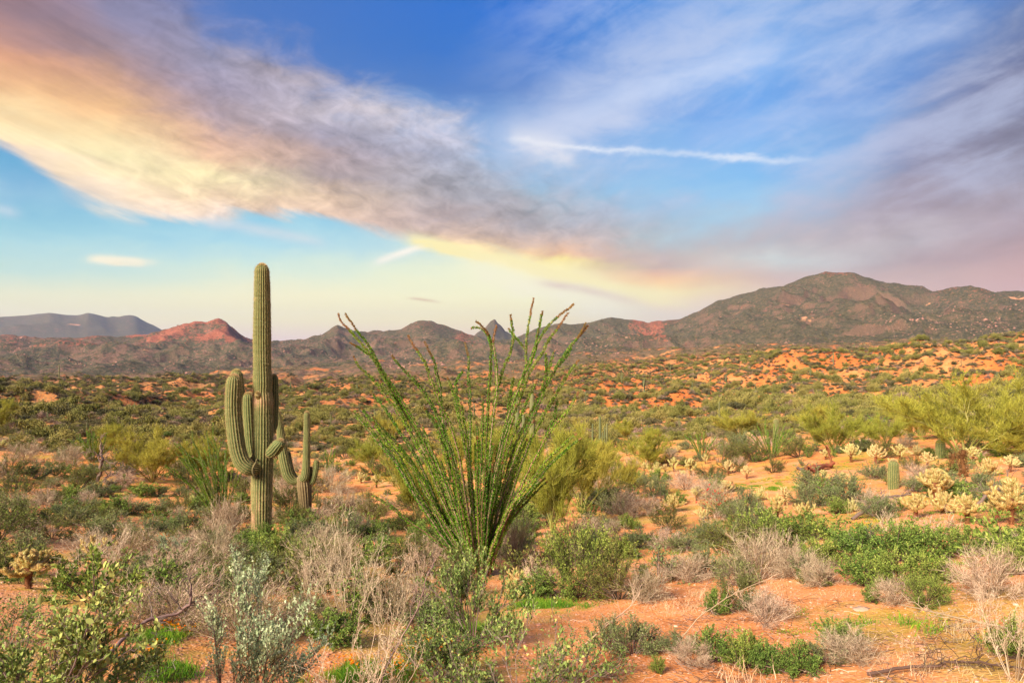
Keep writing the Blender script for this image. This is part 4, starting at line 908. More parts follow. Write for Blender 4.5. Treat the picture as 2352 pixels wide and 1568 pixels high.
def build_big_ocotillo():
    rng = np.random.default_rng(31); base, D = place(1106, 1322); D=float(D)
    r = empty('ocotillo', base); tag(r, 'large ocotillo fanning out many tall leafy green wands in the middle of the view', 'ocotillo', 'ocotillos')
    bv = np.array(base); joinY = 2440
    stems=[]
    for s in OC1:
        p = np.array([[float(c) for c in q.split(',')] for q in s.split()]); stems.append(p)
    full = [p for p in stems if p[-1,1] > 2200]
    extra=[]
    for k in range(52):
        p = full[rng.integers(len(full))].copy(); q = full[rng.integers(len(full))]
        cut = rng.uniform(900,1900); sel = p[:,1] > cut
        if sel.sum() < 3: continue
        p = p[sel]; p[:,0] += np.linspace(rng.normal()*55, 0, len(p)); p[:,1] += rng.uniform(-40,40); extra.append(p)
    for idx, p in enumerate(stems+extra):
        u = (1300+p[:,0]/2.138)*.57422; v = (1150+p[:,1]/2.138)*.57422
        isfull = p[-1,1] > 2000
        if isfull:
            k = np.clip((p[:,1]-2000)/440,0,1); u = u*(1-.35*k)+1112*.35*k
            tgt = np.array([1106+ (u[-1]-1106)*.9, 1322]); u = np.append(u, tgt[0]); v = np.append(v, 1325.)
        n = len(u); hgt = np.clip((1322-v)/640,0,1.1)
        off = rng.uniform(-1,1)*(.9 if isfull else .5)
        dd = D + off*hgt*1.1 + (rng.uniform(-.10,.10) if isfull else 0)
        W = np.stack([(u-CU)/FU*dd, dd, (CV-v)/FU*dd],-1)[::-1]-bv
        st, lf = MB(), MB(); healthy = rng.uniform(.75,1.15)
        thick = .018 if isfull else .009
        ocotillo_stem(st, lf, W, rng, thick*rng.uniform(.8,1.2), .0055, dens=74*healthy, tip=.07 if v[0]<1030/1 and idx<len(stems) and v[0] < 800 else .02, ll=.022, lw=.017, bare=.05 if isfull else 0.)
        o = new_obj('stem', st.mesh('ocotillo_stem', OCSTEM), r); q = new_obj('leaves', lf.mesh('ocotillo_leaves', [OCLEAF, OCTIP]), o); q['kind']='stuff'
build_big_ocotillo()
def ocotillo(u, v, w_px, h_px, label, n=22, seed=0, leafy=1.0, bend=0.5, lean=0.0, dry=False):
    loc, D = place(u, v); w=w_px/FU*D/2; h=h_px/FU*D; rng=np.random.default_rng(seed+int(u)); r=empty('ocotillo', loc); tag(r, label, 'ocotillo', 'ocotillos')
    for k in range(n):
        ph=rng.uniform(0,2*np.pi); sp=rng.uniform(.15,1.0); hh=h*rng.uniform(.6,1)*(1-.25*sp)
        e=np.array([math.cos(ph)*w*sp+lean*w, math.sin(ph)*w*sp, hh]); b0=np.array([math.cos(ph)*.1, math.sin(ph)*.1, -.05]); mid=b0*.45+e*.55; mid[2]+=h*.12*bend*sp; mid[:2]-=e[:2]*.08
        s=np.linspace(0,1,7)[:,None]; P=(1-s)**2*b0+2*s*(1-s)*mid+s*s*e+rng.normal(size=(7,3))*.02*h*s; st,lf=MB(),MB()
        big = h_px>150
        ocotillo_stem(st, lf, P, rng, .012 if big else .014, .005, dens=(60 if big else 34)*leafy, ll=.022 if big else .030, lw=.014 if big else .022, tip=0.02, bare=.12)
        o=new_obj('stem', st.mesh('ocotillo_stem', OCSTEM), r)
        if leafy>0: q=new_obj('leaves', lf.mesh('ocotillo_leaves', [OCLEAF, OCTIP]), o); q['kind']='stuff'

# ------------------------------------------------------------------ the plants where they stand
TINY = []
PLACED = []      # (u, v, halfwidth px) of everything planted, so that the filler keeps clear
GROUPS = {'brittle':'green brittlebushes', 'bursage':'grey-green bursage bushes', 'dry':'dry leafless shrubs', 'olive':'dark green creosote bushes', 'palo':'palo verde trees', 'tall':'tall dry shrubs', 'jojoba':'jojoba bushes', 'silver':'silver-leaved shrubs', 'twiggreen':'twiggy green bushes', 'lush':'wolfberry bushes', 'redflower':'red-flowered shrubs'}
CATS = {'brittle':'bush','bursage':'bush','dry':'dry shrub','olive':'bush','palo':'tree','tall':'dry shrub','jojoba':'bush','silver':'shrub','twiggreen':'bush','lush':'bush','redflower':'bush'}
def put(key, u, v, w_px, label, h_px=None, rz=None, rmin=1.5, name=None):
    loc, D = place(u, v, rmin); k = K[key]; w_px *= 1.1 if key.startswith('palo') else 1.0; s = w_px/FU*D/(2*k['R']); sz = s if h_px is None else h_px/FU*D/k['H']
    r = k['make'](loc, s, random.uniform(0,6.28) if rz is None else rz, sz); kk = key.rstrip('0123456789')
    tag(r, label, CATS[kk], GROUPS[kk]); PLACED.append((u, v, w_px/2)); return r

def plant_all():
    P = put
    # --- palo verde trees
    P('palo0', 1270, 1228, 280, 'yellow-green palo verde behind the right half of the big ocotillo', 222)
    P('palo1', 1338, 1180, 235, 'broad palo verde spreading right of the big ocotillo wands', 190)
    P('palo2', 960, 1195, 190, 'palo verde with dark bare lower limbs left of the big ocotillo wands', 160)
    P('palo1', 350, 1108, 200, 'rounded palo verde between the small left ocotillo and the tall saguaro', 118)
    P('palo1', 2212, 1052, 400, 'largest palo verde, gnarled trunk and wide crown at the right edge', 178)
    P('palo2', 2345, 1046, 190, 'palo verde cut by the right picture edge beside the largest one', 90)
    P('palo1', 1915, 1040, 200, 'bright palo verde left of the largest palo verde', 105)
    P('palo0', 1492, 1080, 150, 'palo verde on the slope right of the small saguaro cluster', 85)
    P('palo2', 1695, 1003, 150, 'low palo verde far back above the cholla flat', 62)
    P('palo0', 1880, 998, 120, 'small palo verde half hidden behind the bright one', 60)
    P('palo1', 900, 1010, 110, 'dark palo verde standing beyond the left wands of the big ocotillo', 55)
    P('palo0', 265, 1040, 120, 'palo verde behind the small ocotillo at the left', 60)
    P('palo2', 1140, 1075, 200, 'palo verde seen through the middle wands of the big ocotillo', 100)
    P('palo0', 1380, 1100, 130, 'small yellow-green palo verde at the far side of the broad one', 80)
    P('palo1', 2120, 1010, 150, 'sparse palo verde at the left side of the largest one', 80)
    P('palo2', 850, 1075, 120, 'greyish palo verde above the pale dry shrubs', 70)
    # --- ocotillos besides the big one
    ocotillo(510, 1195, 230, 250, 'tall leafy ocotillo leaning left just behind the tallest saguaro', 34, 1, 1.0, .9, -.30)
    ocotillo(212, 1062, 105, 92, 'small fan-shaped green ocotillo at the far left', 22, 2, 1.1, .6)
    ocotillo(437, 1075, 70, 75, 'narrow ocotillo clump behind the palo verde left of the saguaro', 14, 3)
    ocotillo(757, 1090, 40, 85, 'slim upright ocotillo right of the smaller saguaro', 12, 4)
    ocotillo(1612, 1050, 90, 75, 'green ocotillo beside the arching bare wands on the right slope', 16, 5, 1, 1.0)
    ocotillo(1655, 1062, 120, 65, 'arching bare brown ocotillo drooping to both sides', 14, 6, 0, 1.6)
    ocotillo(1772, 1052, 130, 100, 'spreading ocotillo at the foot of the stubby young saguaro', 18, 7, 1, .6)
    ocotillo(2022, 985, 70, 45, 'small ocotillo far back left of the largest palo verde', 14, 8)
    # --- chollas, right slope
    C = cholla
    C(2148, 1152, 88, 'tall bushy cholla at the top of the dense right-hand cholla clump', 0, 80, near=True)
    C(2103, 1192, 68, 'cholla at the lower left of the dense right-hand clump', 1, 62, near=True)
    C(2166, 1180, 76, 'wide cholla in the middle of the dense right-hand clump', 3, 62, near=True)
    C(2222, 1202, 82, 'bowl-shaped cholla on a short orange trunk right of the dense clump', 1, 70, near=True)
    C(2322, 1205, 108, 'biggest cholla, dark trunk, under the dead branches at the right edge', 0, 112, near=True)
    C(2290, 1200, 50, 'slender cholla close against the left of the biggest one', 2, 70, near=True)
    C(2272, 1094, 62, 'flat-topped cholla above the dead branches near the right edge', 3, 46, near=True)
    C(1785, 1203, 56, 'forked cholla on a bare orange stem in the middle of the right slope', 2, 68, near=True)
    C(1803, 1162, 36, 'ragged brownish cholla just behind the forked one', 2, 46)
    C(1848, 1190, 60, 'leaning double-headed cholla right of the forked one', 3, 42, near=True)
    C(1548, 1178, 54, 'compact cholla beside the sandy path left of centre of the slope', 1, 44, near=True)
    C(1614, 1192, 38, 'low cholla growing out of a green bush by the path', 4, 30)
    C(1760, 1312, 62, 'pale cholla tips rising out of the pinkish dry shrubs', 4, 46, near=True)
    C(1955, 1062, 46, 'umbrella-shaped cholla with an orange trunk on the yellow flat', 0, 46)
    C(2012, 1066, 52, 'round cholla on a dark bush right of the umbrella-shaped one', 1, 48)
    C(2068, 1056, 40, 'cholla among dry brush left of the small barrel cactus', 2, 38)
    C(2108, 1046, 34, 'faint pale cholla top behind the dry brush', 4, 26)
    C(2052, 1072, 28, 'small cholla directly behind the ribbed barrel cactus', 4, 22)
    C(1896, 1056, 30, 'small pale cholla at the left end of the yellow flat', 1, 26)
    C(1586, 1092, 36, 'upright cholla with a tapering trunk at the left edge of the slope', 0, 42)
    C(1673, 1092, 28, 'tufted cholla on a thick black-brown trunk', 2, 38)
    C(1620, 1066, 18, 'little brown-stemmed cholla beneath the arching ocotillo', 2, 24)
    for u,v,w,va,l in [(1935,1120,40,0,'golden cholla below the umbrella-shaped one'),(1890,1108,32,2,'golden cholla under the fallen log'),(2130,1075,42,1,'golden cholla between the barrels and the right edge'),(2235,1060,38,0,'golden cholla under the crown of the largest palo verde'),(2320,1085,44,2,'golden cholla at the right edge above the dead branches'),
            (1715,1100,34,1,'golden cholla at the left end of the orange flat'),(1745,1150,38,3,'low golden cholla below the orange flat'),(1665,1135,36,0,'golden cholla above the red-flowered shrub'),(1960,1175,36,3,'low golden cholla left of the dead curved branch'),(1500,1130,30,1,'golden cholla behind the round bursage by the upper path'),(1600,1150,36,2,'golden cholla near the top of the sandy path'),(1840,1130,34,1,'golden cholla in the middle of the right slope')]:
        C(u, v, w, l, va, w*.95)
    for i,(u,v,w) in enumerate([(1510,1090,26),(1528,1086,22),(1548,1084,30),(1498,1094,26),(1569,1090,20),(1480,1086,22)]):
        C(u, v, w, ['leftmost but one of the pale cholla row by the palo verde','second low cholla of the pale row by the palo verde','widest low cholla of the pale row by the palo verde','pale cholla in the row, in front of the palo verde trunk','rightmost tiny cholla of the pale row','leftmost tiny cholla of the pale row'][i], i%5)
    C(66, 1352, 118, 'golden cholla by the left picture edge above the jojoba leaves', 0, 92, near=True)
    C(218, 1290, 92, 'grey-green cholla hidden in the dark twigs at the left', 3, 62, near=True)
    C(1190, 1336, 50, 'upper of two small chollas right of the big ocotillo foot', 4, 36, near=True)
    C(1186, 1378, 82, 'lower of two small chollas right of the big ocotillo foot', 3, 46, near=True)
    C(1258, 1296, 62, 'pale cholla poking out of the left side of the bright green bush', 4, 36, near=True)
    C(8, 1032, 30, 'small cholla at the far left edge among grey brush', 1, 24)
    C(360, 1062, 24, 'tiny cholla by the dead snag', 2, 24); C(335, 1178, 46, 'low cholla among shrubs below the dead snag', 3, 26)
    C(440, 1160, 36, 'low pale cholla at the foot of the leaning ocotillo', 4, 24)
    far_c = [(1870,985,18),(1905,978,16),(1740,985,16),(1990,960,18),(2005,1005,24),(2055,1000,20),(1950,1010,22),(1720,1010,20),(1700,995,16),(1640,1020,16),(1830,1020,20),(1560,1040,18),(1420,1060,22),(1440,1046,18),(1470,1035,18),(1395,1075,24),(830,1110,30),(865,1120,34),(905,1118,26),(800,1100,22),(1105,1110,22),(715,1095,18),(60,1020,20),(2125,985,18),(2300,1030,22),(2335,1075,26),(1240,1080,20),(690,1050,14),(1500,1015,14),(1600,990,12)]
    for u,v,w in far_c: TINY.append((C(u, v, w, None, random.randint(0,4), w*.95, group='tiny far chollas'), 'tiny pale far-off cholla', u, v, 'cholla', 'tiny far chollas'))
    dead_cholla(2182, 1086, 22, 46, 'brown dying cholla with a yellow top near the barrel cactus', True)
    dead_cholla(2216, 1096, 22, 62, 'rust-brown dead cholla stump, the taller of two', False)
    barrel(2052, 1122, 66, 24, 'ribbed green barrel-shaped young saguaro standing in the orange slope')
    barrel(2160, 1052, 44, 20, 'smaller round-topped barrel cactus in front of the largest palo verde')
    barrel(1783, 1040, 78, 14, 'stubby young saguaro rising from the spreading ocotillo', 'young_saguaro', 'saguaro')
    # --- big foreground pieces
    global CORNER
    CORNER = P('jojoba0', 70, 1690, 520, 'broad-leaved jojoba filling the lower left corner', 330, rmin=1.2)
    P('jojoba1', 235, 1640, 300, 'sprawling jojoba branch right of the lower left corner', 230, rmin=1.2)
    P('jojoba1', 20, 1480, 240, 'jojoba behind the corner bush at the left edge', 130)
    P('silver0', 520, 1660, 200, 'silver-leaved shrub on a thin dark stem, left of centre in front', 300, rmin=1.2)
    P('silver0', 590, 1640, 230, 'silver-leaved shrub with pale crown right below the tall saguaro', 360, rmin=1.2)
    P('silver0', 650, 1600, 200, 'silver-leaved shrub low to the right of the two tall ones', 190, rmin=1.2)
    P('silver0', 560, 1400, 120, 'silvery sprig right in front of the tall saguaro foot', 150)
    P('tall0', 800, 1440, 230, 'pale pinkish tall dry shrub in the left foreground', 290)
    P('tall1', 890, 1490, 180, 'tall dry shrub between the pale pinkish one and the ocotillo foot', 230)
    P('olive0', 850, 1420, 150, 'olive bush behind the tall dry shrubs left of the ocotillo', 100)
    P('brittle1', 760, 1480, 150, 'green bush under the pale pinkish tall shrub', 70)
    P('tall1', 720, 1400, 170, 'bleached dry shrub right of the tall saguaro foot', 150)
    P('bursage1', 590, 1330, 130, 'grey-green bush in the pinkish brush below the tall saguaro', 60)
    P('olive2', 455, 1330, 130, 'olive bush in the middle of the pinkish brush at the left', 70)
    P('bursage0', 330, 1330, 110, 'grey bush in front of the dark-stemmed bare shrub', 50)
    P('tall0', 960, 1345, 120, 'small whitish dry shrub at the left foot of the big ocotillo', 125)
    P('tall0', 840, 1720, 320, 'leafless dark-stemmed shrub at the bottom, left of the middle', 330, rmin=1.2)
    P('tall1', 2330, 1565, 220, 'straw-coloured bare shrub with long stalks at the right edge', 240)
    P('tall0', 2255, 1420, 60, 'lone long bleached stalks above the pink dry mound', 110)
    P('jojoba0', 1085, 1480, 230, 'olive jojoba at the foot of the big ocotillo', 222)
    P('jojoba1', 1180, 1625, 400, 'wide jojoba along the bottom edge in the middle', 235, rmin=1.2)
    P('jojoba0', 1010, 1560, 260, 'jojoba left of the wide one at the bottom', 150)
    P('jojoba1', 1330, 1560, 220, 'jojoba right of the wide one at the bottom', 130)
    P('lush', 1330, 1372, 210, 'bright green bush right of the big ocotillo foot', 170)
    P('olive0', 1420, 1375, 190, 'dark twiggy bush leaning on the bright green bush', 125)
    P('dry0', 1478, 1380, 130, 'bare grey-pink brush at the sand edge right of the dark twiggy bush', 70)
    P('dry1', 1185, 1300, 110, 'purple-grey dry brush right behind the ocotillo foot', 115)
    P('dry2', 1150, 1270, 80, 'dry brush between the ocotillo wands and the purple-grey one', 80)
    P('twiggreen', 745, 1345, 190, 'olive twiggy bush behind the bleached dry shrub', 120)
    P('twiggreen', 560, 1470, 260, 'tangled green bush behind the silver-leaved shrubs', 120)
    P('twiggreen', 380, 1440, 280, 'low tangled grey-green bush in the left foreground', 110)
    P('twiggreen', 920, 1420, 180, 'green tangle behind the tall dry shrubs', 90)
    P('dry0', 430, 1435, 190, 'sprawling heap of dry grey twigs in the left foreground', 85)
    P('bursage1', 560, 1425, 170, 'grey-green bush under the silver-leaved shrubs', 70)
    P('dry2', 400, 1345, 150, 'pinkish dry brush in front of the left thicket', 90)
    P('dry0', 500, 1300, 120, 'pinkish dry brush left of the tall saguaro foot', 90)
    P('bursage2', 545, 1350, 110, 'grey-green bush below the pinkish brush left of the saguaro foot', 54)
    P('twiggreen', 430, 1375, 150, 'olive tangle among pinkish brush in the left foreground', 60)
    P('twiggreen', 300, 1285, 150, 'twiggy olive brush near the hidden cholla', 74)
    P('tall0', 232, 1330, 200, 'dark-stemmed bare shrub around the hidden cholla', 130)
    P('olive1', 655, 1330, 150, 'olive bush just right of the tall saguaro foot', 72)
    P('twiggreen', 690, 1450, 180, 'green-tinged tangle below the bleached shrub', 80)
    P('dry1', 520, 1240, 120, 'dry brown stems around the leaning ocotillo foot', 90)
    P('silver0', 380, 1290, 90, 'small silvery sprig among pinkish brush', 70)
    # thickets, left middle
    for key,u,v,w,h,l in [
        ('bursage0',85,1100,76,42,'round dark bursage on the left sand flat'),('olive0',180,1125,110,62,'dark green creosote right of the left sand flat'),('brittle0',150,1150,80,34,'low green mound below the left creosote'),
        ('dry0',60,1062,100,44,'grey-purple dry bush at the far left above the sand'),('dry1',165,1068,90,44,'grey dry bush left of the dead snag'),('dry2',275,1120,70,38,'fallen grey brush right of the dead snag'),
        ('bursage1',30,1200,110,60,'grey-green bush at the left edge below the sand flat'),('olive1',120,1235,130,58,'olive bush with orange flowers nearby at the left'),('bursage2',50,1290,120,60,'bush above the golden cholla at the left edge'),
        ('olive2',220,1200,110,44,'olive bush in the left thicket'),('bursage0',300,1180,90,36,'grey-green bush in front of the rounded palo verde'),('brittle1',330,1140,80,30,'bright low bush right of the dead snag'),
        ('olive0',420,1180,100,44,'creosote left of the leaning ocotillo'),('bursage1',430,1225,120,50,'bursage in front of the leaning ocotillo'),('brittle2',470,1170,70,34,'green mound left of the ocotillo stems'),
        ('bursage2',330,1240,110,44,'bursage in the heart of the left thicket'),('dry0',200,1275,110,50,'purple dry bush above the hidden cholla'),('olive1',390,1262,100,44,'olive shrub behind the pinkish brush'),
        ('olive0',735,1182,100,48,'green bush right of the small saguaro foot'),('olive2',670,1205,90,50,'green bush left of the small saguaro foot'),('dry1',660,1155,90,60,'grey twigs between the two saguaros'),
        ('dry2',760,1130,110,56,'grey bare bush right of the small saguaro'),('bursage0',700,1240,110,46,'bursage below the small saguaro'),('dry0',790,1185,110,60,'purple bare bush left of the dark palo verde'),
        ('bursage1',800,1245,120,60,'olive-grey bush left of the sand patch'),('olive1',850,1200,90,56,'dark bush beneath the dark palo verde'),('brittle0',905,1215,70,26,'green fringe on the sand patch by the ocotillo'),
        ('bursage2',970,1320,80,60,'dark bush at the left foot of the ocotillo'),('dry1',1000,1300,80,60,'brown stems against the left foot of the ocotillo'),('brittle1',1225,1375,110,50,'low green mound between the small chollas and bright bush'),
        ('bursage1',1000,1440,120,60,'grey-green mound left of the ocotillo jojoba'),
        # right slope
        ('bursage2',1508,1140,64,42,'round grey-green bursage beside the upper path'),('dry2',1435,1190,100,62,'dark grey bush left of the sandy path'),('bursage0',1412,1180,90,60,'grey bush behind the dark grey one by the path'),
        ('olive2',1534,1218,100,52,'green-flecked bush below the compact cholla'),('dry0',1630,1145,90,44,'dry grey brush on the upper right slope'),('dry1',1575,1125,90,40,'dry brush along the cholla row'),
        ('redflower',1650,1185,120,64,'grey shrub dotted with red flowers'),('bursage1',1715,1180,90,48,'bush right of the red-flowered shrub'),('olive0',1775,1085,62,38,'dark green bush on the yellow flat'),
        ('bursage2',1700,1040,80,40,'grey bush under the arching ocotillo'),('olive1',1630,1100,90,34,'dark bush among the pale chollas'),('olive2',1680,1086,80,36,'creosote left of the tufted black-trunked cholla'),
        ('bursage0',1890,1130,110,56,'grey-green bush in the middle of the right slope'),('bursage1',1950,1160,110,60,'largest grey-green bush above the orange path'),('bursage2',1860,1165,90,50,'bush between two chollas on the right slope'),
        ('dry2',2010,1175,100,48,'dry grass-like bush left of the dense clump'),('dry0',2112,1112,80,44,'bleached brush right of the barrel-shaped saguaro'),('bursage0',2010,1100,70,40,'dark bush beneath the round cholla'),
        ('olive0',2100,1085,60,40,'creosote between the barrels'),('bursage1',2260,1130,100,44,'green mat right of the dense cholla clump'),('brittle2',2200,1140,80,34,'green bush behind the bowl-shaped cholla'),
        ('bursage2',2020,1190,90,42,'bush under the dead branch, left of the clump'),('brittle0',2030,1185,40,30,'small silver-green bush right under the dead branch'),
        ('olive1',1690,1270,170,78,'wide dark bush left of the pale cholla tips'),('bursage0',1625,1250,90,60,'grey-green bush at the path bend'),('brittle1',1845,1238,108,58,'bright green round bush below the forked cholla'),
        ('brittle2',1800,1230,50,30,'green fringe left of the bright round bush'),('bursage1',1735,1230,100,70,'grey bush right behind the wide dark bush'),
        ('dry1',1740,1330,190,100,'broad pinkish dry shrub in the middle of the right foreground'),('dry2',1835,1330,120,70,'pinkish brush right of the broad dry shrub'),('bursage1',1690,1345,110,60,'grey-green bush left of the broad dry shrub'),
        ('dry1',1580,1335,120,62,'grey-purple bush left of the pinkish shrubs'),('bursage2',1620,1325,90,64,'silver-green bush left of the broad dry shrub'),('dry2',1545,1325,80,50,'grey bush at the sand edge'),
        ('dry0',1890,1345,110,60,'brown dry bush right of the pinkish shrubs'),('brittle0',1885,1305,100,70,'green bush between dry brush and the big green mass'),
        ('brittle1',1975,1285,130,70,'left shoulder of the big green bush mass'),('brittle2',2050,1290,150,80,'upper middle bush of the big green mass'),('brittle0',2130,1285,140,80,'upper right bush of the big green mass'),
        ('brittle1',1990,1345,120,72,'front left bush of the big green mass'),('brittle2',2060,1355,130,80,'front middle bush of the big green mass'),('brittle0',2140,1340,120,70,'front right bush of the big green mass'),
        ('brittle1',2220,1270,120,54,'green bush right of the big green mass'),('brittle2',2300,1270,130,50,'green bush below the biggest cholla'),('brittle0',1960,1255,100,36,'low green bush above the green mass'),
        ('brittle2',2008,1385,50,42,'small green tuft hanging at the front of the green mass'),('lush',2125,1396,110,74,'dark broad-leaved bush with whitish tips in the right foreground'),('dry2',2060,1390,110,60,'dry stems left of the dark broad-leaved bush'),
        ('dry1',2275,1372,190,110,'big pinkish dry mound at the right edge'),('brittle1',2335,1320,120,70,'green bush behind the big pinkish mound at the edge'),
        ('brittle0',1647,1412,66,60,'bright green ball-shaped bush on the open sand'),('olive2',1695,1400,110,78,'olive bush right of the bright green ball'),('dry1',1760,1428,150,66,'low pinkish brush right of the olive bush'),
        ('bursage0',1740,1405,90,50,'grey-green tuft in the low pinkish brush'),
        ('bursage1',1455,1500,150,70,'grey-tipped green bush at the left end of the bottom row'),('bursage2',1395,1490,100,64,'green bush left of the grey-tipped one'),
        ('brittle1',1640,1520,120,72,'leafy green bush of the bottom row on the sand'),('brittle2',1705,1535,110,78,'middle leafy green bush of the bottom row'),('dry0',1590,1530,110,60,'dry reddish twigs in the bottom row'),
        ('brittle0',1760,1540,100,66,'leafy bush right of the middle of the bottom row'),('brittle1',1835,1545,110,64,'spiky light green bush of the bottom row'),('brittle2',1930,1485,120,62,'green bush behind the right end of the bottom row'),
        ('dry2',1960,1520,160,72,'grey dry brush at the right end of the bottom row'),('bursage0',1900,1520,100,50,'bursage between the bottom row bushes'),('brittle0',1510,1545,40,40,'small green tuft left of the bottom row'),
        ('brittle1',2325,1510,120,90,'dark green bush behind the straw stalks at the right edge'),('bursage2',1560,1500,90,44,'small grey-green bush in the bottom row'),
        ]:
        P(key, u, v, w, l, h)
plant_all()

# dead wood
def dead_wood(name, pts, r0, r1, label, cat='dead branch', twigs=10, tl=.3, seed=0, matl=WOOD, lift=0.03):
    """limb given by measured points (u, v, distance offset)"""
    rng = np.random.default_rng(seed+7); loc, D = place(pts[0][0], pts[0][1]); r = empty(name, loc); P=[]
    for u,v,off in pts:
        if off is None:
            q = place(u,v)[0]; P.append((q[0]-loc[0], q[1]-loc[1], q[2]-loc[2]+lift)); continue
        d = D+off; P.append(((u-CU)/FU*d-loc[0], d-loc[1], (CV-v)/FU*d-loc[2]+lift))
    P = np.array(P); seg=np.linspace(0,1,len(P)); s=np.linspace(0,1,len(P)*5); Q=np.stack([np.interp(s,seg,P[:,k]) for k in range(3)],-1); Q[1:-1]=(Q[:-2]+Q[1:-1]*2+Q[2:])/4; Q+=rng.normal(size=Q.shape)*r0*.3
    mb=MB(); tubes(mb, Q[None], np.linspace(r0,r1,len(Q))[None], 7, .5); new_obj('limb', mb.mesh('dead_limb', matl, True), r)
    if twigs:
        t=MB(); S,Dd,_=children(rng, Q[None], twigs, .2,1,.9,.2); T=grow(rng,S,Dd,tl*rng.uniform(.4,1,len(S)),6,.3); tubes(t,T,r1*.8*np.linspace(1,.3,6)[None]*np.ones((len(S),1)),4,.6)
        S,Dd,_=children(rng, T, 4, .2,1,.9,.1); T2=grow(rng,S,Dd,tl*.4*rng.uniform(.4,1,len(S)),4,.3); tubes(t,T2,r1*.4*np.ones((len(S),4)),3,.6); new_obj('twigs', t.mesh('dead_twigs', matl), r)
    tag(r,label,cat); return r
dead_wood('dead_snag', [(226,1106,0),(231,1075,0),(236,1052,0),(230,1040,.1),(231,1018,.1)], .07,.03, 'leaning dead snag with pale bark at the left', 'dead tree', 6, .6, 1, WOOD)
dead_wood('dead_branch', [(236,1108,0),(252,1092,.3),(275,1090,.5),(290,1100,.6)], .06,.02, 'tangled grey fallen branch at the foot of the dead snag', 'dead branch', 30, 1.0, 2)
dead_wood('dead_branch', [(1958,1195,0),(2000,1165,.2),(2045,1142,.3),(2100,1136,.3)], .035,.012, 'long curved dead branch arching in from the left of the cholla clump', 'dead branch', 8, .4, 3)
dead_wood('dead_branch', [(2235,1180,-.5),(2265,1140,-.5),(2310,1118,-.5),(2345,1122,-.5)], .03,.01, 'dead branches tangled over the biggest cholla', 'dead branch', 12, .5, 4)
dead_wood('fallen_log', [(1856,1090,None),(1872,1086,None),(1890,1079,None),(1914,1076,None)], .13,.06, 'rusty fallen log lying on the yellow flat', 'log', 4, .7, 5, CHTR, .12)
dead_wood('fallen_branch', [(1830,1079,None),(1850,1084,None),(1868,1088,None)], .05,.03, 'thin fallen branch beside the rusty log', 'dead branch', 3, .4, 6, WOOD, .05)
dead_wood('dead_branch', [(210,1560,0),(300,1470,.3),(340,1440,.4),(410,1430,.5),(440,1400,.5),(436,1360,.5)], .012,.006, 'bent grey branch reaching right from the corner jojoba', 'dead branch', 9, .2, 8, WOOD, .05)
dead_wood('dead_branch', [(480,1420,None),(600,1412,None),(700,1418,None),(780,1435,None)], .008,.004, 'thin dry branch lying across the foreground left of the middle', 'dead branch', 14, .3, 9, DRY, .12)
dead_wood('dead_branch', [(1990,1560,None),(2100,1545,None),(2230,1530,None),(2352,1550,None)], .010,.004, 'dark dry branch lying along the bottom right', 'dead branch', 16, .22, 10, DARKWOOD, .03)
dead_wood('dead_branch', [(2352,1505,0),(2200,1470,.1),(2070,1440,.1)], .007,.003, 'long pale dry stalk reaching left over the sand at the right', 'dead branch', 10, .22, 11, DRY, .12)
dead_wood('dead_branch', [(860,1600,0),(900,1500,.1),(960,1400,.2),(985,1310,.2)], .007,.003, 'upright reddish bare stalk left of the wide jojoba', 'dead branch', 14, .2, 12, WOOD, .0)
dead_wood('dead_branch', [(1560,1470,0),(1610,1410,.1),(1690,1360,.2),(1760,1330,.2)], .005,.002, 'thin pinkish stalk leaning over the open sand', 'dead branch', 9, .18, 13, DRY, .0)
dead_wood('dead_branch', [(1320,1500,0),(1400,1430,.1),(1450,1390,.2),(1470,1360,.2)], .006,.002, 'spindly dry twig in front of the bare grey-pink brush', 'dead branch', 12, .2, 14, DRY, .0)

def arch_grass(u, v, w_px, h_px, n, label, matl=STRAW, name='dry_grass_tuft', cat='grass', seed=0, wid=.0022):
    loc, D = place(u, v, 1.2); w=w_px/FU*D/2; h=h_px/FU*D; rng=np.random.default_rng(seed+int(u)); mb=MB()
    st=np.stack([rng.uniform(-w,w,n)*.7, rng.uniform(-.12,.12,n), np.full(n,-.01)],-1); Dd=nrm(np.stack([rng.normal(size=n)*.28, rng.normal(size=n)*.25, np.ones(n)],-1)); P=grow(rng,st,Dd,h*rng.uniform(.4,1.05,n),5,.08,(0,0,-.15)); ribbons(mb,P,wid,rng,rng.uniform(0,1,n))
    o=new_obj(name, mb.mesh(name, matl)); o.location=loc; tag(o,label,cat,'dry grass tufts'); return o
arch_grass(1725,1570,200,60,90,'bleached dry grass tuft at the bottom edge under the bottom row')
arch_grass(1250,1580,70,80,14,'few pale curved stalks at the bottom edge in the middle')
arch_grass(2190,1450,60,60,24,'wispy straw stalks by the right sand patch')
arch_grass(1820,1235,30,30,20,'tuft of straw by the bright green round bush'); arch_grass(1975,1185,80,44,60,'straw grass left of the dense cholla clump'); arch_grass(2080,1215,140,44,110,'pinkish grass in front of the dense cholla clump')

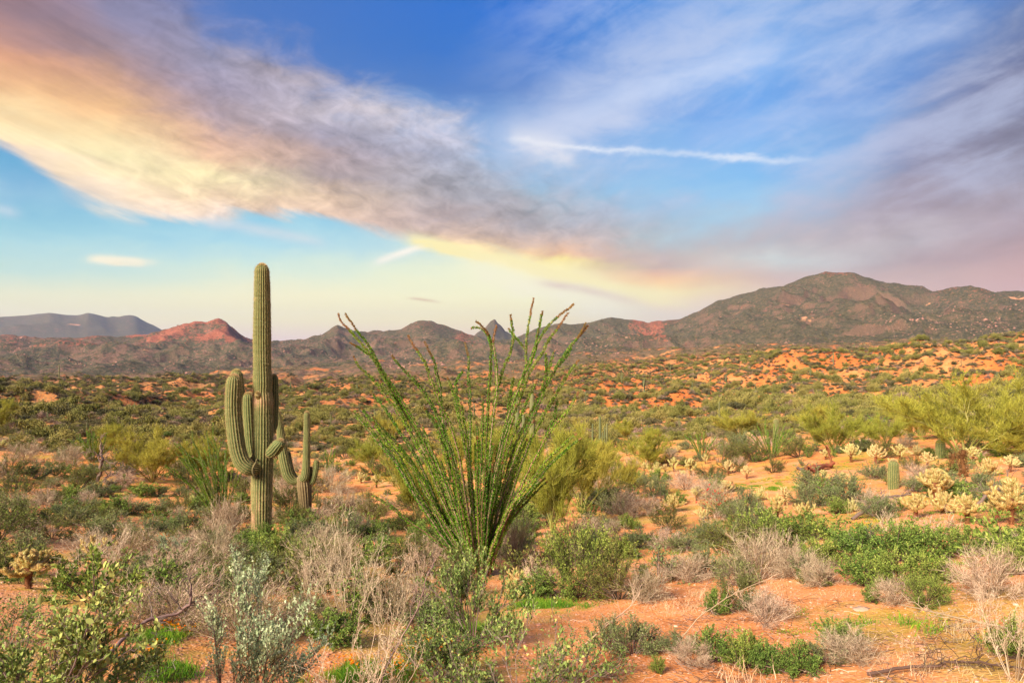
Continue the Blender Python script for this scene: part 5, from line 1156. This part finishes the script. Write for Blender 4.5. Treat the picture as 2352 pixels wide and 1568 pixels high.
# ---- filler brush between the measured plants (12 to 60 m)
CLEAR = [(1480,1395,230,34),(1980,1375,90,50),(2010,1430,140,28),(1520,1235,70,22),(1500,1290,70,30),(1590,1185,30,14),(55,1085,70,18),(60,1135,90,16),(915,1250,42,38),(925,1290,30,26),(330,1520,150,60),(1800,1570,600,26),(2120,1480,260,46),(1560,1440,120,36),
    (1830,1095,150,22),(1960,1100,80,20),(1960,1215,70,22),(1880,1270,30,10),(1900,1000,60,10),(200,1275,30,12),(640,1235,30,14),(420,1150,40,8),(2080,985,60,10),(1650,1015,60,8),(2215,1100,60,10),(1440,1060,60,6),(2180,1065,50,10),(120,1300,50,16)]
LAND = [(600,1235,'the tallest saguaro'),(706,1178,'the small saguaro'),(1106,1310,'the big ocotillo'),(505,1190,'the leaning ocotillo'),(212,1062,'the small left ocotillo'),(230,1090,'the dead snag'),(66,1340,'the golden cholla'),(350,1105,'the rounded left palo verde'),
    (960,1190,'the dark-limbed palo verde'),(1335,1170,'the broad palo verde'),(757,1088,'the slim ocotillo'),(2212,1045,'the largest palo verde'),(1915,1038,'the bright palo verde'),(1492,1078,'the slope palo verde'),(2052,1120,'the barrel-shaped saguaro'),(1785,1200,'the forked cholla'),(1548,1178,'the compact cholla'),
    (2148,1150,'the dense cholla clump'),(2320,1200,'the biggest cholla'),(1612,1050,'the arching ocotillo'),(1783,1035,'the stubby young saguaro'),(1955,1060,'the umbrella-shaped cholla'),(1885,1085,'the fallen log'),(1380,1030,'the five-stemmed saguaro group'),(1510,1090,'the pale cholla row'),(2060,1340,'the big green bush mass'),(1330,1365,'the bright green bush'),(1740,1325,'the broad pinkish shrub')]
DESC = {'brittle':['green brittlebush','leafy green mound'],'bursage':['grey-green bursage','grey bursage bush'],'dry':['dry leafless shrub','bare pinkish brush'],'olive':['dark green creosote','olive creosote bush'],'palo':['yellow-green palo verde','yellow-green palo verde']}
def auto_label(made, cats=None):
    from collections import defaultdict
    g = defaultdict(list)
    for o, desc, u, v, cat, grp in made:
        a,b_,nm = min(LAND, key=lambda L: math.hypot((u-L[0]), (v-L[1])*2.2)); du, dv = u-a, v-b_
        rel = ('just ' if abs(du) < 70 and abs(dv) < 30 else 'well ' if abs(du) > 200 else '')+('right of ' if du > 0 else 'left of ') if abs(du) > abs(dv)*1.6 else ('behind ' if dv < 0 else 'in front of ')
        if abs(du) > abs(dv)*1.6 and abs(dv) > 12: rel = rel.strip()+(' and behind ' if dv < 0 else ' and below ')
        g[desc+' '+rel+nm].append((o, u, v, cat, grp))
    ORD = ['leftmost','second from left','third from left','fourth from left','fifth from left','sixth from left','seventh from left','eighth from left','ninth from left','tenth from left']
    NUM = ['','','','three','four','five','six','seven','eight','nine','ten','eleven','twelve']
    for lab, ms in g.items():
        ms.sort(key=lambda q: q[1])
        for i, m_ in enumerate(ms):
            l = lab if len(ms) == 1 else lab+(', nearer one' if m_[2] > ms[1-i][2] else ', farther one') if len(ms) == 2 else lab+', '+(ORD[i] if i < len(ms)-1 else 'rightmost')+' of '+NUM[min(len(ms),12)]
            if len(l.split()) > 16: l = l.replace('just ','').replace('well ','').replace('medium ','')
            if len(l.split()) > 16: l = l.replace('leafless ','').replace('the dense ','the ').replace('brush ','')
            if len(l.split()) > 16: l = l.replace(' and behind ',' behind ').replace(' and below ',' below ').replace('grey-green ','').replace('dark green ','')
            tag(m_[0], l, m_[3], m_[4])
def filler():
    rng = np.random.default_rng(77); made = []; tries = 0
    PLACED.extend(CHPOS)
    while len(made) < 420 and tries < 16000:
        tries += 1
        D = math.exp(rng.uniform(math.log(9.5), math.log(62))); x = rng.uniform(-.80,.80)*D; z = on_ground(x, D); u = CU+FU*x/D; v = CV-FU*z/D
        if not (-60 < u < 2410): continue
        if any(((u-a)/c)**2+((v-b_)/d)**2 < 1 for a,b_,c,d in CLEAR): continue
        if v > 1290 and 1350 < u: continue
        if v > 1400: continue
        q = rng.random(); left = u < 1150
        far = D > 26
        if far: key = ['olive','bursage','dry','palo','brittle'][np.searchsorted(np.cumsum([.34,.26,.22,.06,.12]), q)]
        else: key = ['olive','bursage','dry','brittle'][np.searchsorted(np.cumsum([.26,.30,.20,.24]), q)]
        size = {'olive':1.3,'bursage':.85,'dry':.85,'palo':3.0,'brittle':.75}[key]*rng.uniform(.65,1.35)
        wpx = size/D*FU
        if any(abs(u-a)/(wpx*.25+h_*.25) < 1 and abs(v-b_) < (wpx*.10+h_*.10)+1.5 for a,b_,h_ in PLACED): continue
        if any(abs(u-a) < wpx*.4+h_*.6 and -4 < v-b_ < 48 for a,b_,h_ in CHPOS if h_ > 13): continue
        i = rng.integers(0,3); kk = f'{key}{i}'; k = K[kk]; s = size/(2*k['R']); hk = {'olive':.85,'bursage':.9,'dry':.9,'palo':.85,'brittle':.9}[key]*rng.uniform(.8,1.15)
        r = k['make']((x, D, z), s, rng.uniform(0,6.28), s*hk); PLACED.append((u,v,wpx/2))
        sz = 'small ' if size < {'olive':1.1,'bursage':.72,'dry':.72,'palo':2.4,'brittle':.62}[key] else 'large ' if size > {'olive':1.5,'bursage':1.0,'dry':1.0,'palo':3.4,'brittle':.88}[key] else 'medium '
        made.append((r, sz+DESC[key][i%2], u, v, CATS[key], GROUPS[key]))
    auto_label(made)
filler()

auto_label(TINY)
# ---- distant saguaros: measured ones first
for i,(u,v,h,var,lab) in enumerate([(1378,1034,78,0,'tallest stem of the far saguaro group right of the ocotillo'),(1361,1032,60,0,'leaning left stem of the far saguaro group'),(1389,1034,54,0,'right-hand short stem of the far saguaro group'),(1384,1036,44,0,'shortest stem of the far saguaro group'),
      (1394,1034,62,0,'rightmost stem of the far saguaro group'),(1287,1036,60,0,'far single saguaro just left of the saguaro group'),(1294,1034,36,0,'short stem beside the far single saguaro'),(1300,1034,30,1,'lowest stem beside the far single saguaro')]):
    loc,D = place(u,v); far_saguaro(loc, h/FU*D, var, i, lab, 'saguaros in the small group beyond the palo verdes')
for i,(u,v,h,var,lab) in enumerate([(1222,1082,180,0,'tall pale saguaro glimpsed between the right wands of the ocotillo'),(1188,1060,150,1,'saguaro glimpsed between the middle wands of the ocotillo'),(1166,1050,80,0,'thin saguaro low behind the middle wands of the ocotillo')]):
    loc,D = place(u,v); far_saguaro(loc, h/FU*D, var, i, lab, 'saguaros behind the big ocotillo')
def far_sags():
    rng = np.random.default_rng(3); n=0
    for (u,v,h) in [(1668,885,26),(1914,838,30),(1862,866,22),(1480,908,40),(1428,880,24),(1540,860,20),(1652,962,40),(2018,860,20),(2208,842,18),(110,965,22),(310,950,26),(376,905,20),(200,1000,30),(612,920,20),(440,935,20),(668,905,26),(700,895,20),(820,900,20),(905,925,24),(975,905,22),(1010,860,16),(1330,850,18),(1260,870,20),(1345,930,30),(1590,900,22),(2290,880,26),(1735,905,26),(1790,885,22),(52,930,18),(1090,960,30),(860,965,26),(760,975,24),(540,980,24),(1560,985,26)]:
        loc,D = place(u,v); far_saguaro(loc, h/FU*D, int(rng.integers(0,4)), rng.uniform(0,6), 'slim distant saguaro standing far off in the scrub'); n+=1
    while n < 110:
        r = math.exp(rng.uniform(math.log(380), math.log(1600))); az = rng.uniform(-.66,.66); x,y = math.sin(az)*r, math.cos(az)*r; z = on_ground(x,y)
        far_saguaro((x,y,z), rng.uniform(3.0,6.5), int(rng.integers(0,4)), rng.uniform(0,6), 'slim distant saguaro standing far off in the scrub'); n+=1
far_sags()

# ---- far scrub: individuals for the ones that show largest, one mass beyond
def clump_mesh(seed, n=150, matl=FARSH, H=.55, lo=False, ls=1.0):
    rng = np.random.default_rng(seed); mb = MB(); d = rvec(rng, n); d[:,2] = np.abs(d[:,2]); P = d*rng.uniform(.55,1,(n,1))*np.array([1,1,H*1.15]); P += .12*np.sin(P*7+seed)
    lobes = 1+.22*np.sin(np.arctan2(P[:,1],P[:,0])*3+seed)[:,None]; P *= lobes*np.array([1,1,1]); P[:,2] = np.abs(P[:,2])
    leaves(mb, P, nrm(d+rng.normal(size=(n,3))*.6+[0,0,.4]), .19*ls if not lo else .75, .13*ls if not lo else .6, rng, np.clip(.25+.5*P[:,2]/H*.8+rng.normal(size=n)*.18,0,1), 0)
    # twiggy dark heart
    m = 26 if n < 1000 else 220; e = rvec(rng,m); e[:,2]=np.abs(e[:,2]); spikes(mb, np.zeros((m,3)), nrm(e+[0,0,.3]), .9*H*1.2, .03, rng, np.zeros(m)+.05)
    return mb.mesh('far_scrub', matl)
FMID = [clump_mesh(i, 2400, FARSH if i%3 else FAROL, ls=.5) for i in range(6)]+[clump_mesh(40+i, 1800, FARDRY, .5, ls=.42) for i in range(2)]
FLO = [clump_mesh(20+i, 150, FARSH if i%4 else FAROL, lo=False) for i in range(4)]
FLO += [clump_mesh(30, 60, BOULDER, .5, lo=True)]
def boulder_mesh(seed):
    rng=np.random.default_rng(seed); mb=MB(); th=np.arange(7)*2*np.pi/7; z=np.array([-.2,.25,.55,.72]); rr=np.array([1,.95,.65,.12]); V=np.stack([rr[:,None]*np.cos(th),rr[:,None]*np.sin(th),z[:,None]*np.ones(7)],-1)*rng.uniform(.7,1.25,(4,7,1))
    i=np.arange(3)[:,None]*7; j=np.arange(7)[None,:]; j2=(j+1)%7; mb.add(V, np.stack([i+j,i+j2,i+7+j2,i+7+j],-1).reshape(-1,4), rng.uniform(0,1)); mb.add(V[3], np.arange(7)[None,:], .5); return mb.mesh('boulder', BOULDER)
FLO[-1] = boulder_mesh(1); FLO.append(boulder_mesh(2)); FLO.append(boulder_mesh(3))
def scatter(name, P, scale, rot, kindi, meshes, label=None):
    """one object that instances a few shared meshes on many ground points"""
    me = bpy.data.meshes.new(name+'_points'); me.vertices.add(len(P)); me.vertices.foreach_set('co', np.asarray(P,np.float32).ravel())
    for nm,ty,dt,key in (('scl','FLOAT_VECTOR',scale,'vector'),('rot','FLOAT',rot,'value'),('kindi','INT',kindi,'value')):
        a = me.attributes.new(nm, ty, 'POINT'); a.data.foreach_set(key, np.asarray(dt, np.int32 if ty=='INT' else np.float32).ravel())
    o = new_obj(name, me); ng = bpy.data.node_groups.new(name+'_nodes','GeometryNodeTree')
    ng.interface.new_socket('Geometry', in_out='INPUT', socket_type='NodeSocketGeometry'); ng.interface.new_socket('Geometry', in_out='OUTPUT', socket_type='NodeSocketGeometry')
    gi = ng.nodes.new('NodeGroupInput'); go = ng.nodes.new('NodeGroupOutput'); J = ng.nodes.new('GeometryNodeJoinGeometry')
    def attr(nm, ty): n = ng.nodes.new('GeometryNodeInputNamedAttribute'); n.data_type = ty; n.inputs['Name'].default_value = nm; return n.outputs['Attribute']
    sv = attr('scl','FLOAT_VECTOR'); rv = attr('rot','FLOAT'); kv = attr('kindi','INT'); cx = ng.nodes.new('ShaderNodeCombineXYZ'); ng.links.new(rv, cx.inputs[2])
    for i, m_ in enumerate(meshes):
        src = bpy.data.objects.new(m_.name+'_source', m_)
        cmp = ng.nodes.new('FunctionNodeCompare'); cmp.data_type='INT'; cmp.operation='EQUAL'; ng.links.new(kv, cmp.inputs['A'] if 'A' in cmp.inputs else cmp.inputs[2])
        ins = [s for s in cmp.inputs if s.name=='B' and s.type=='INT']; ins[0].default_value = i; ia = [s for s in cmp.inputs if s.name=='A' and s.type=='INT']; ng.links.new(kv, ia[0])
        oi = ng.nodes.new('GeometryNodeObjectInfo'); oi.inputs['Object'].default_value = src; oi.inputs['As Instance'].default_value = True
        ip = ng.nodes.new('GeometryNodeInstanceOnPoints'); ng.links.new(gi.outputs[0], ip.inputs['Points']); ng.links.new(cmp.outputs[0], ip.inputs['Selection']); ng.links.new(oi.outputs['Geometry'], ip.inputs['Instance'])
        ng.links.new(cx.outputs[0], ip.inputs['Rotation']); ng.links.new(sv, ip.inputs['Scale']); ng.links.new(ip.outputs[0], J.inputs[0])
    ng.links.new(J.outputs[0], go.inputs[0]); md = o.modifiers.new('scatter','NODES'); md.node_group = ng
    o['kind'] = 'stuff'
    if label: o['label'] = label
    return o
def polar_pts(rng, n, r0, r1, p=2.0, half=.70):
    """ground points, denser near the viewer than by area when p < 2"""
    q = rng.uniform(0,1,n); r = (r0**p+(r1**p-r0**p)*q)**(1/p); az = rng.uniform(-half,half,n); return np.sin(az)*r, np.cos(az)*r, r
def far_scrub():
    rng = np.random.default_rng(8)
    x,y,r = polar_pts(rng, 140000, 50, 430, 1.8); dn = fbm(x/22, y/22, 91, 3)+.45*fbm(x/6,y/6,92,2); ul = CU+FU*x/y; keep = dn > rng.uniform(-.95,.05,len(x))-np.clip((ul-1300)/500,0,1)*.30*(r<330); x,y,r=x[keep],y[keep],r[keep]; z=height(x,y)
    u = CU+FU*x/y; v = CV-FU*z/y; ok = ~((v > 1000) & np.array([any(((a-c)/e)**2+((b_-d)/f)**2 < 1 for c,d,e,f in CLEAR) for a,b_ in zip(u,v)])); x,y,r,z,u,v = x[ok],y[ok],r[ok],z[ok],u[ok],v[ok]
    big = rng.random(len(x)) < .045; s = np.where(big, rng.uniform(.9,1.6,len(x)), rng.lognormal(-.86,.42,len(x))); s = s*np.clip(.55+(r-50)/130,.55,1); sz = s*rng.uniform(.95,1.5,len(x))*np.where(big,1.25,1); rot = rng.uniform(0,6.28,len(x)); kd = np.where(big, rng.choice([0,3],len(x)), rng.choice([1,2,4,5,1,2,6,7,6,0],len(x)))
    show = s/r; inview = (u>-10)&(u<2362)&(v<1568); order = np.argsort(-(show*inview)); ind = order[:300]; rest = np.ones(len(x),bool); rest[ind]=False
    for k in ind:
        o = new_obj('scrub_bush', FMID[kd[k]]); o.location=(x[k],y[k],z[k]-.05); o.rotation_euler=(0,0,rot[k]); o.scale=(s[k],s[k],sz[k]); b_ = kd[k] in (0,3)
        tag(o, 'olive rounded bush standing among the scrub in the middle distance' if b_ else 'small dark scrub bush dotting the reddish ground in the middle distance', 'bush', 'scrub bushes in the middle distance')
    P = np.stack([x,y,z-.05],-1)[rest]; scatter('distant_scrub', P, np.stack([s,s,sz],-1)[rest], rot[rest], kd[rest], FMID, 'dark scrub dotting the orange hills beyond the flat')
    x,y,r = polar_pts(rng, 52000, 360, 2300, 1.1); dn = fbm(x/70, y/70, 93, 4); keep = dn > rng.uniform(-.75,.2,len(x)); x,y,r=x[keep],y[keep],r[keep]; z=height(x,y)
    s = rng.lognormal(.25,.35,len(x)); kd = rng.choice([0,1,2,3,1,2,3],len(x)); rk = (fbm(x/120,y/120,97,4) > .12)&(rng.random(len(x)) < .6)&(r>800); kd = np.where(rk, rng.choice([4,5,6],len(x)), kd); s = np.where(rk, s*.9, s*1.0)
    P = np.stack([x,y,z-.1],-1); scatter('mountain_scrub', P, np.stack([s,s,s*rng.uniform(.8,1.3,len(x))],-1), rng.uniform(0,6.28,len(x)), kd, FLO, 'scrub and pale boulders covering the far slopes and mountains')
far_scrub()

# ---- ground cover near the camera
def blades_patch(seed, n, h, matl, w=.004):
    rng=np.random.default_rng(seed); mb=MB(); S=np.stack([rng.normal(size=n)*.09, rng.normal(size=n)*.09, np.zeros(n)],-1); spikes(mb,S,nrm(np.stack([rng.normal(size=n)*.5,rng.normal(size=n)*.5,np.ones(n)],-1)),h*rng.uniform(.4,1.1,n),w,rng,rng.uniform(0,1,n)); return mb, rng
def herb_mesh(seed, h=.07): mb,_ = blades_patch(seed, 110, h, GRASS, .0045); return mb.mesh('herb_patch', GRASS)
def straw_mesh(seed): mb,_ = blades_patch(seed, 40, .10, STRAW, .0018); return mb.mesh('straw_patch', STRAW)
def flower_mesh(seed, fm, stalk=.10, n=16, size=.014, spread=.10):
    mb,rng = blades_patch(seed, 60, .06, GRASS, .003); S=np.stack([rng.normal(size=n)*spread,rng.normal(size=n)*spread,rng.uniform(.5,1.1,n)*stalk],-1)
    for k in range(5): leaves(mb,S,nrm(rvec(rng,n)+[0,0,1.2]),size,size*.9,rng,rng.uniform(0,1,n),1)
    tubes(mb, np.stack([S*[1,1,0],S],1), np.full((n,2),.0009), 3, .4, 0); return mb.mesh('flower_patch',[GRASS,fm])
def pebble_mesh(seed):
    rng=np.random.default_rng(seed); mb=MB(); th=np.arange(6)*2*np.pi/6; z=np.array([-.3,.2,.5]); rr=np.array([1,.9,.4]); V=np.stack([rr[:,None]*np.cos(th),rr[:,None]*np.sin(th),z[:,None]*np.ones(6)],-1)*rng.uniform(.7,1.2,(3,6,1)); i=np.arange(2)[:,None]*6; j=np.arange(6)[None,:]; j2=(j+1)%6
    mb.add(V,np.stack([i+j,i+j2,i+6+j2,i+6+j],-1).reshape(-1,4),rng.uniform(0,1)); mb.add(V[2],np.arange(6)[None,:],.5); return mb.mesh('pebble',PEBBLE)
def near_cover():
    rng=np.random.default_rng(12)
    x,y,r=polar_pts(rng,42000,2.6,24,1.0,.74); z=height(x,y); s=rng.lognormal(-4.9,.45,len(x)); scatter('gravel',np.stack([x,y,z],-1),np.stack([s,s,s*.8],-1),rng.uniform(0,6,len(x)),rng.integers(0,5,len(x)),[pebble_mesh(i) for i in range(5)],'coarse pinkish gravel strewn over the sandy ground')
    x,y,r=polar_pts(rng,9000,3,48,1.0,.74); dn=fbm(x/2.2,y/2.2,111,3); keep=dn>rng.uniform(.08,.42,len(x)); x,y=x[keep],y[keep]; z=height(x,y); s=rng.uniform(.35,.9,len(x)); scatter('green_herbs',np.stack([x,y,z],-1),np.stack([s]*3,-1),rng.uniform(0,6,len(x)),rng.integers(0,3,len(x)),[herb_mesh(1),herb_mesh(2,.045),herb_mesh(3,.035)],'low fresh green herbs carpeting the sand between bushes')
    x,y,r=polar_pts(rng,9000,3,30,1.0,.74); dn=fbm(x/1.6,y/1.6,115,3); keep=dn>rng.uniform(0,.5,len(x)); x,y=x[keep],y[keep]; z=height(x,y); s=rng.uniform(.3,.9,len(x)); scatter('dry_grass',np.stack([x,y,z],-1),np.stack([s]*3,-1),rng.uniform(0,6,len(x)),rng.integers(0,2,len(x)),[straw_mesh(1),straw_mesh(2)],'thin straw-coloured grass standing over the gravel')
    # measured patches of flowers and herbs
    X=[];KD=[];S=[]
    for u,v,ru,rv,n,kd in [(1820,1100,110,16,90,0),(1940,1070,90,10,50,0),(1990,1205,60,12,30,0),(900,1540,120,30,30,1),(860,1335,40,14,15,1),(360,1500,60,12,5,1),(210,1480,40,14,5,1),(400,1450,50,10,14,1),(160,1180,50,14,30,1),(1560,1300,40,14,18,0),(990,1500,60,18,40,1),(240,1520,60,16,16,1),(1225,1345,24,14,10,1),(1650,1250,60,14,20,0),
                         (1760,1120,100,10,60,2),(1920,1110,60,8,30,2),(540,1200,40,8,20,2),(900,1240,30,8,40,2),(300,1140,60,6,20,2),(950,1200,40,8,40,2),(1480,1235,40,6,26,2),(350,1465,50,12,40,2),(1500,1240,40,8,20,2),(60,1115,70,8,30,2),(380,1550,40,16,40,2),(840,1555,90,22,80,2),(1240,1390,60,10,50,2),(1080,1440,80,20,40,2)]:
        for _ in range(n):
            a,b_=u+rng.normal()*ru*.5, v+rng.normal()*rv*.5
            if b_ < 800: continue
            p,_d=place(a,b_,1.2,80); X.append(tuple(p)); KD.append(kd); S.append(rng.uniform(.3,.7))
    S=np.array(S); scatter('wildflowers',np.array(X),np.stack([S]*3,-1),rng.uniform(0,6,len(X)),KD,[flower_mesh(5,YELLOWF,.06,22,.013,.13),flower_mesh(6,ORANGEF,.13,7,.022,.10),herb_mesh(7,.10)],'yellow and orange wildflowers among fresh herbs')
near_cover()
def low_brush():
    rng=np.random.default_rng(44); ms=[]
    for sd,kw in ((1,dict(leaf_n=0,leafm=DRY,wood=DRY,n0=16,n1=7,n2=6,wob=.5,up=.35,twig=.0022)),(2,dict(leaf_n=4,leaf=(.04,.02),leafm=GREYGREEN,wood=WOOD,n0=14,n1=5,n2=4,wob=.3)),(3,dict(leaf_n=4,leaf=(.045,.022),leafm=OLIVE,wood=DARKWOOD,n0=14,n1=5,n2=4,wob=.3)),(4,dict(leaf_n=5,leaf=(.05,.024),leafm=GREEN,wood=DARKWOOD,n0=14,n1=5,n2=3,wob=.3))):
        a,b_=shrub_parts(600+sd,.45,.42,**kw); ms += [a,b_]
    x,y,r=polar_pts(rng,2600,5,60,1.25,.72); z=height(x,y); u=CU+FU*x/y; v=CV-FU*z/y
    nc=np.array([any(abs(a-c)<h*.75+2 and -6<b_-d<34 for c,d,h in CHPOS) for a,b_ in zip(u,v)]); ok=~nc&(fbm(x/2.5,y/2.5,131,3)>rng.uniform(-.5,.35,len(x)))&~np.array([any(((a-c)/(e*1.05))**2+((b_-d)/(f*1.05))**2<1 for c,d,e,f in CLEAR) for a,b_ in zip(u,v)])&~((v>1380)&(u>1240)); x,y,z=x[ok],y[ok],z[ok]; s=rng.uniform(.3,.95,len(x)); rot=rng.uniform(0,6.28,len(x)); kd=rng.choice([0,1,2,3],len(x),p=[.20,.28,.26,.26])
    P=np.stack([x,y,z],-1); P2=np.concatenate([P,P]); S=np.stack([s,s,s*rng.uniform(.7,1.1,len(x))],-1)
    scatter('low_brush',P2,np.concatenate([S,S]),np.concatenate([rot,rot]),np.concatenate([kd*2,kd*2+1]),ms,'knee-high brush and twigs filling the gaps between the bushes')
low_brush()
def litter():
    rng=np.random.default_rng(55); ms=[]
    for k in range(3):
        mb=MB(); n=14; S=np.stack([rng.normal(size=n)*.12,rng.normal(size=n)*.12,rng.uniform(.004,.02,n)],-1); D=nrm(np.stack([rng.normal(size=n),rng.normal(size=n),rng.normal(size=n)*.12],-1)); P=grow(rng,S,D,rng.uniform(.05,.28,n),4,.2); tubes(mb,P,np.full((n,4),.0022),3,rng.uniform(0,1,n)); ms.append(mb.mesh('litter_sticks',[DRY,WOOD,DARKWOOD][k]))
    x,y,r=polar_pts(rng,3000,2.8,32,1.1,.74); keep=fbm(x/1.8,y/1.8,141,3)>rng.uniform(-.4,.4,len(x)); x,y=x[keep],y[keep]; s=rng.uniform(.35,.85,len(x)); scatter('ground_litter',np.stack([x,y,height(x,y)],-1),np.stack([s]*3,-1),rng.uniform(0,6.28,len(x)),rng.integers(0,3,len(x)),ms,'fallen twigs and stems lying loose on the sand')
litter()
# broad leaves of the corner jojoba, one by one
def corner_leaves(root):
    rng=np.random.default_rng(9); ms=[]
    for i in range(3):
        mb=MB(); leaves(mb,np.zeros((1,3)),np.array([[0,0,1.]]),1.0,.42+.06*i,rng,np.array([.25+.3*i]),0,True,fold=.2); ms.append(mb.mesh('jojoba_leaf_blade',JOJOBA))
    T=K['jojoba0']['tips']; tips=T.reshape(-1,3); s=root.scale[0]; o0=np.array(root.location); c,sn=math.cos(root.rotation_euler[2]),math.sin(root.rotation_euler[2]); W=np.stack([(tips[:,0]*c-tips[:,1]*sn)*s,(tips[:,0]*sn+tips[:,1]*c)*s,tips[:,2]*root.scale[2]],-1)+o0
    u=CU+FU*W[:,0]/np.maximum(W[:,1],.1); v=CV-FU*W[:,2]/np.maximum(W[:,1],.1); ok=np.where((u>-20)&(v<1600)&(W[:,1]>.8))[0]; pick=rng.choice(ok,min(300,len(ok)),replace=False)
    for k,i in enumerate(pick):
        o=new_obj('leaf',ms[k%3],root); o.location=tips[i]; d=Vector(nrm(rng.normal(size=3)*.6+[0,0,.8])); o.rotation_mode='QUATERNION'; o.rotation_quaternion=d.to_track_quat('Z','Y') @ Quaternion((0,0,1),rng.uniform(0,6)); l=.034*rng.uniform(.6,1.25)/s; o.scale=(l,l,l*s/root.scale[2])
corner_leaves(CORNER)
# a flat stone on the sand patch at the right
def stone(u,v,w,h,label):
    loc,D=place(u,v); s=w/FU*D/2; o=new_obj('flat_stone', boulder_mesh(int(u))); o.location=loc; o.scale=(s,s*.8,s*.45); tag(o,label,'stone')
stone(1980,1402,44,12,'flat pinkish stone embedded in the orange sand patch')
stone(640,1500,14,8,'small dark stone lying on the sand right of the silver-leaved shrubs')
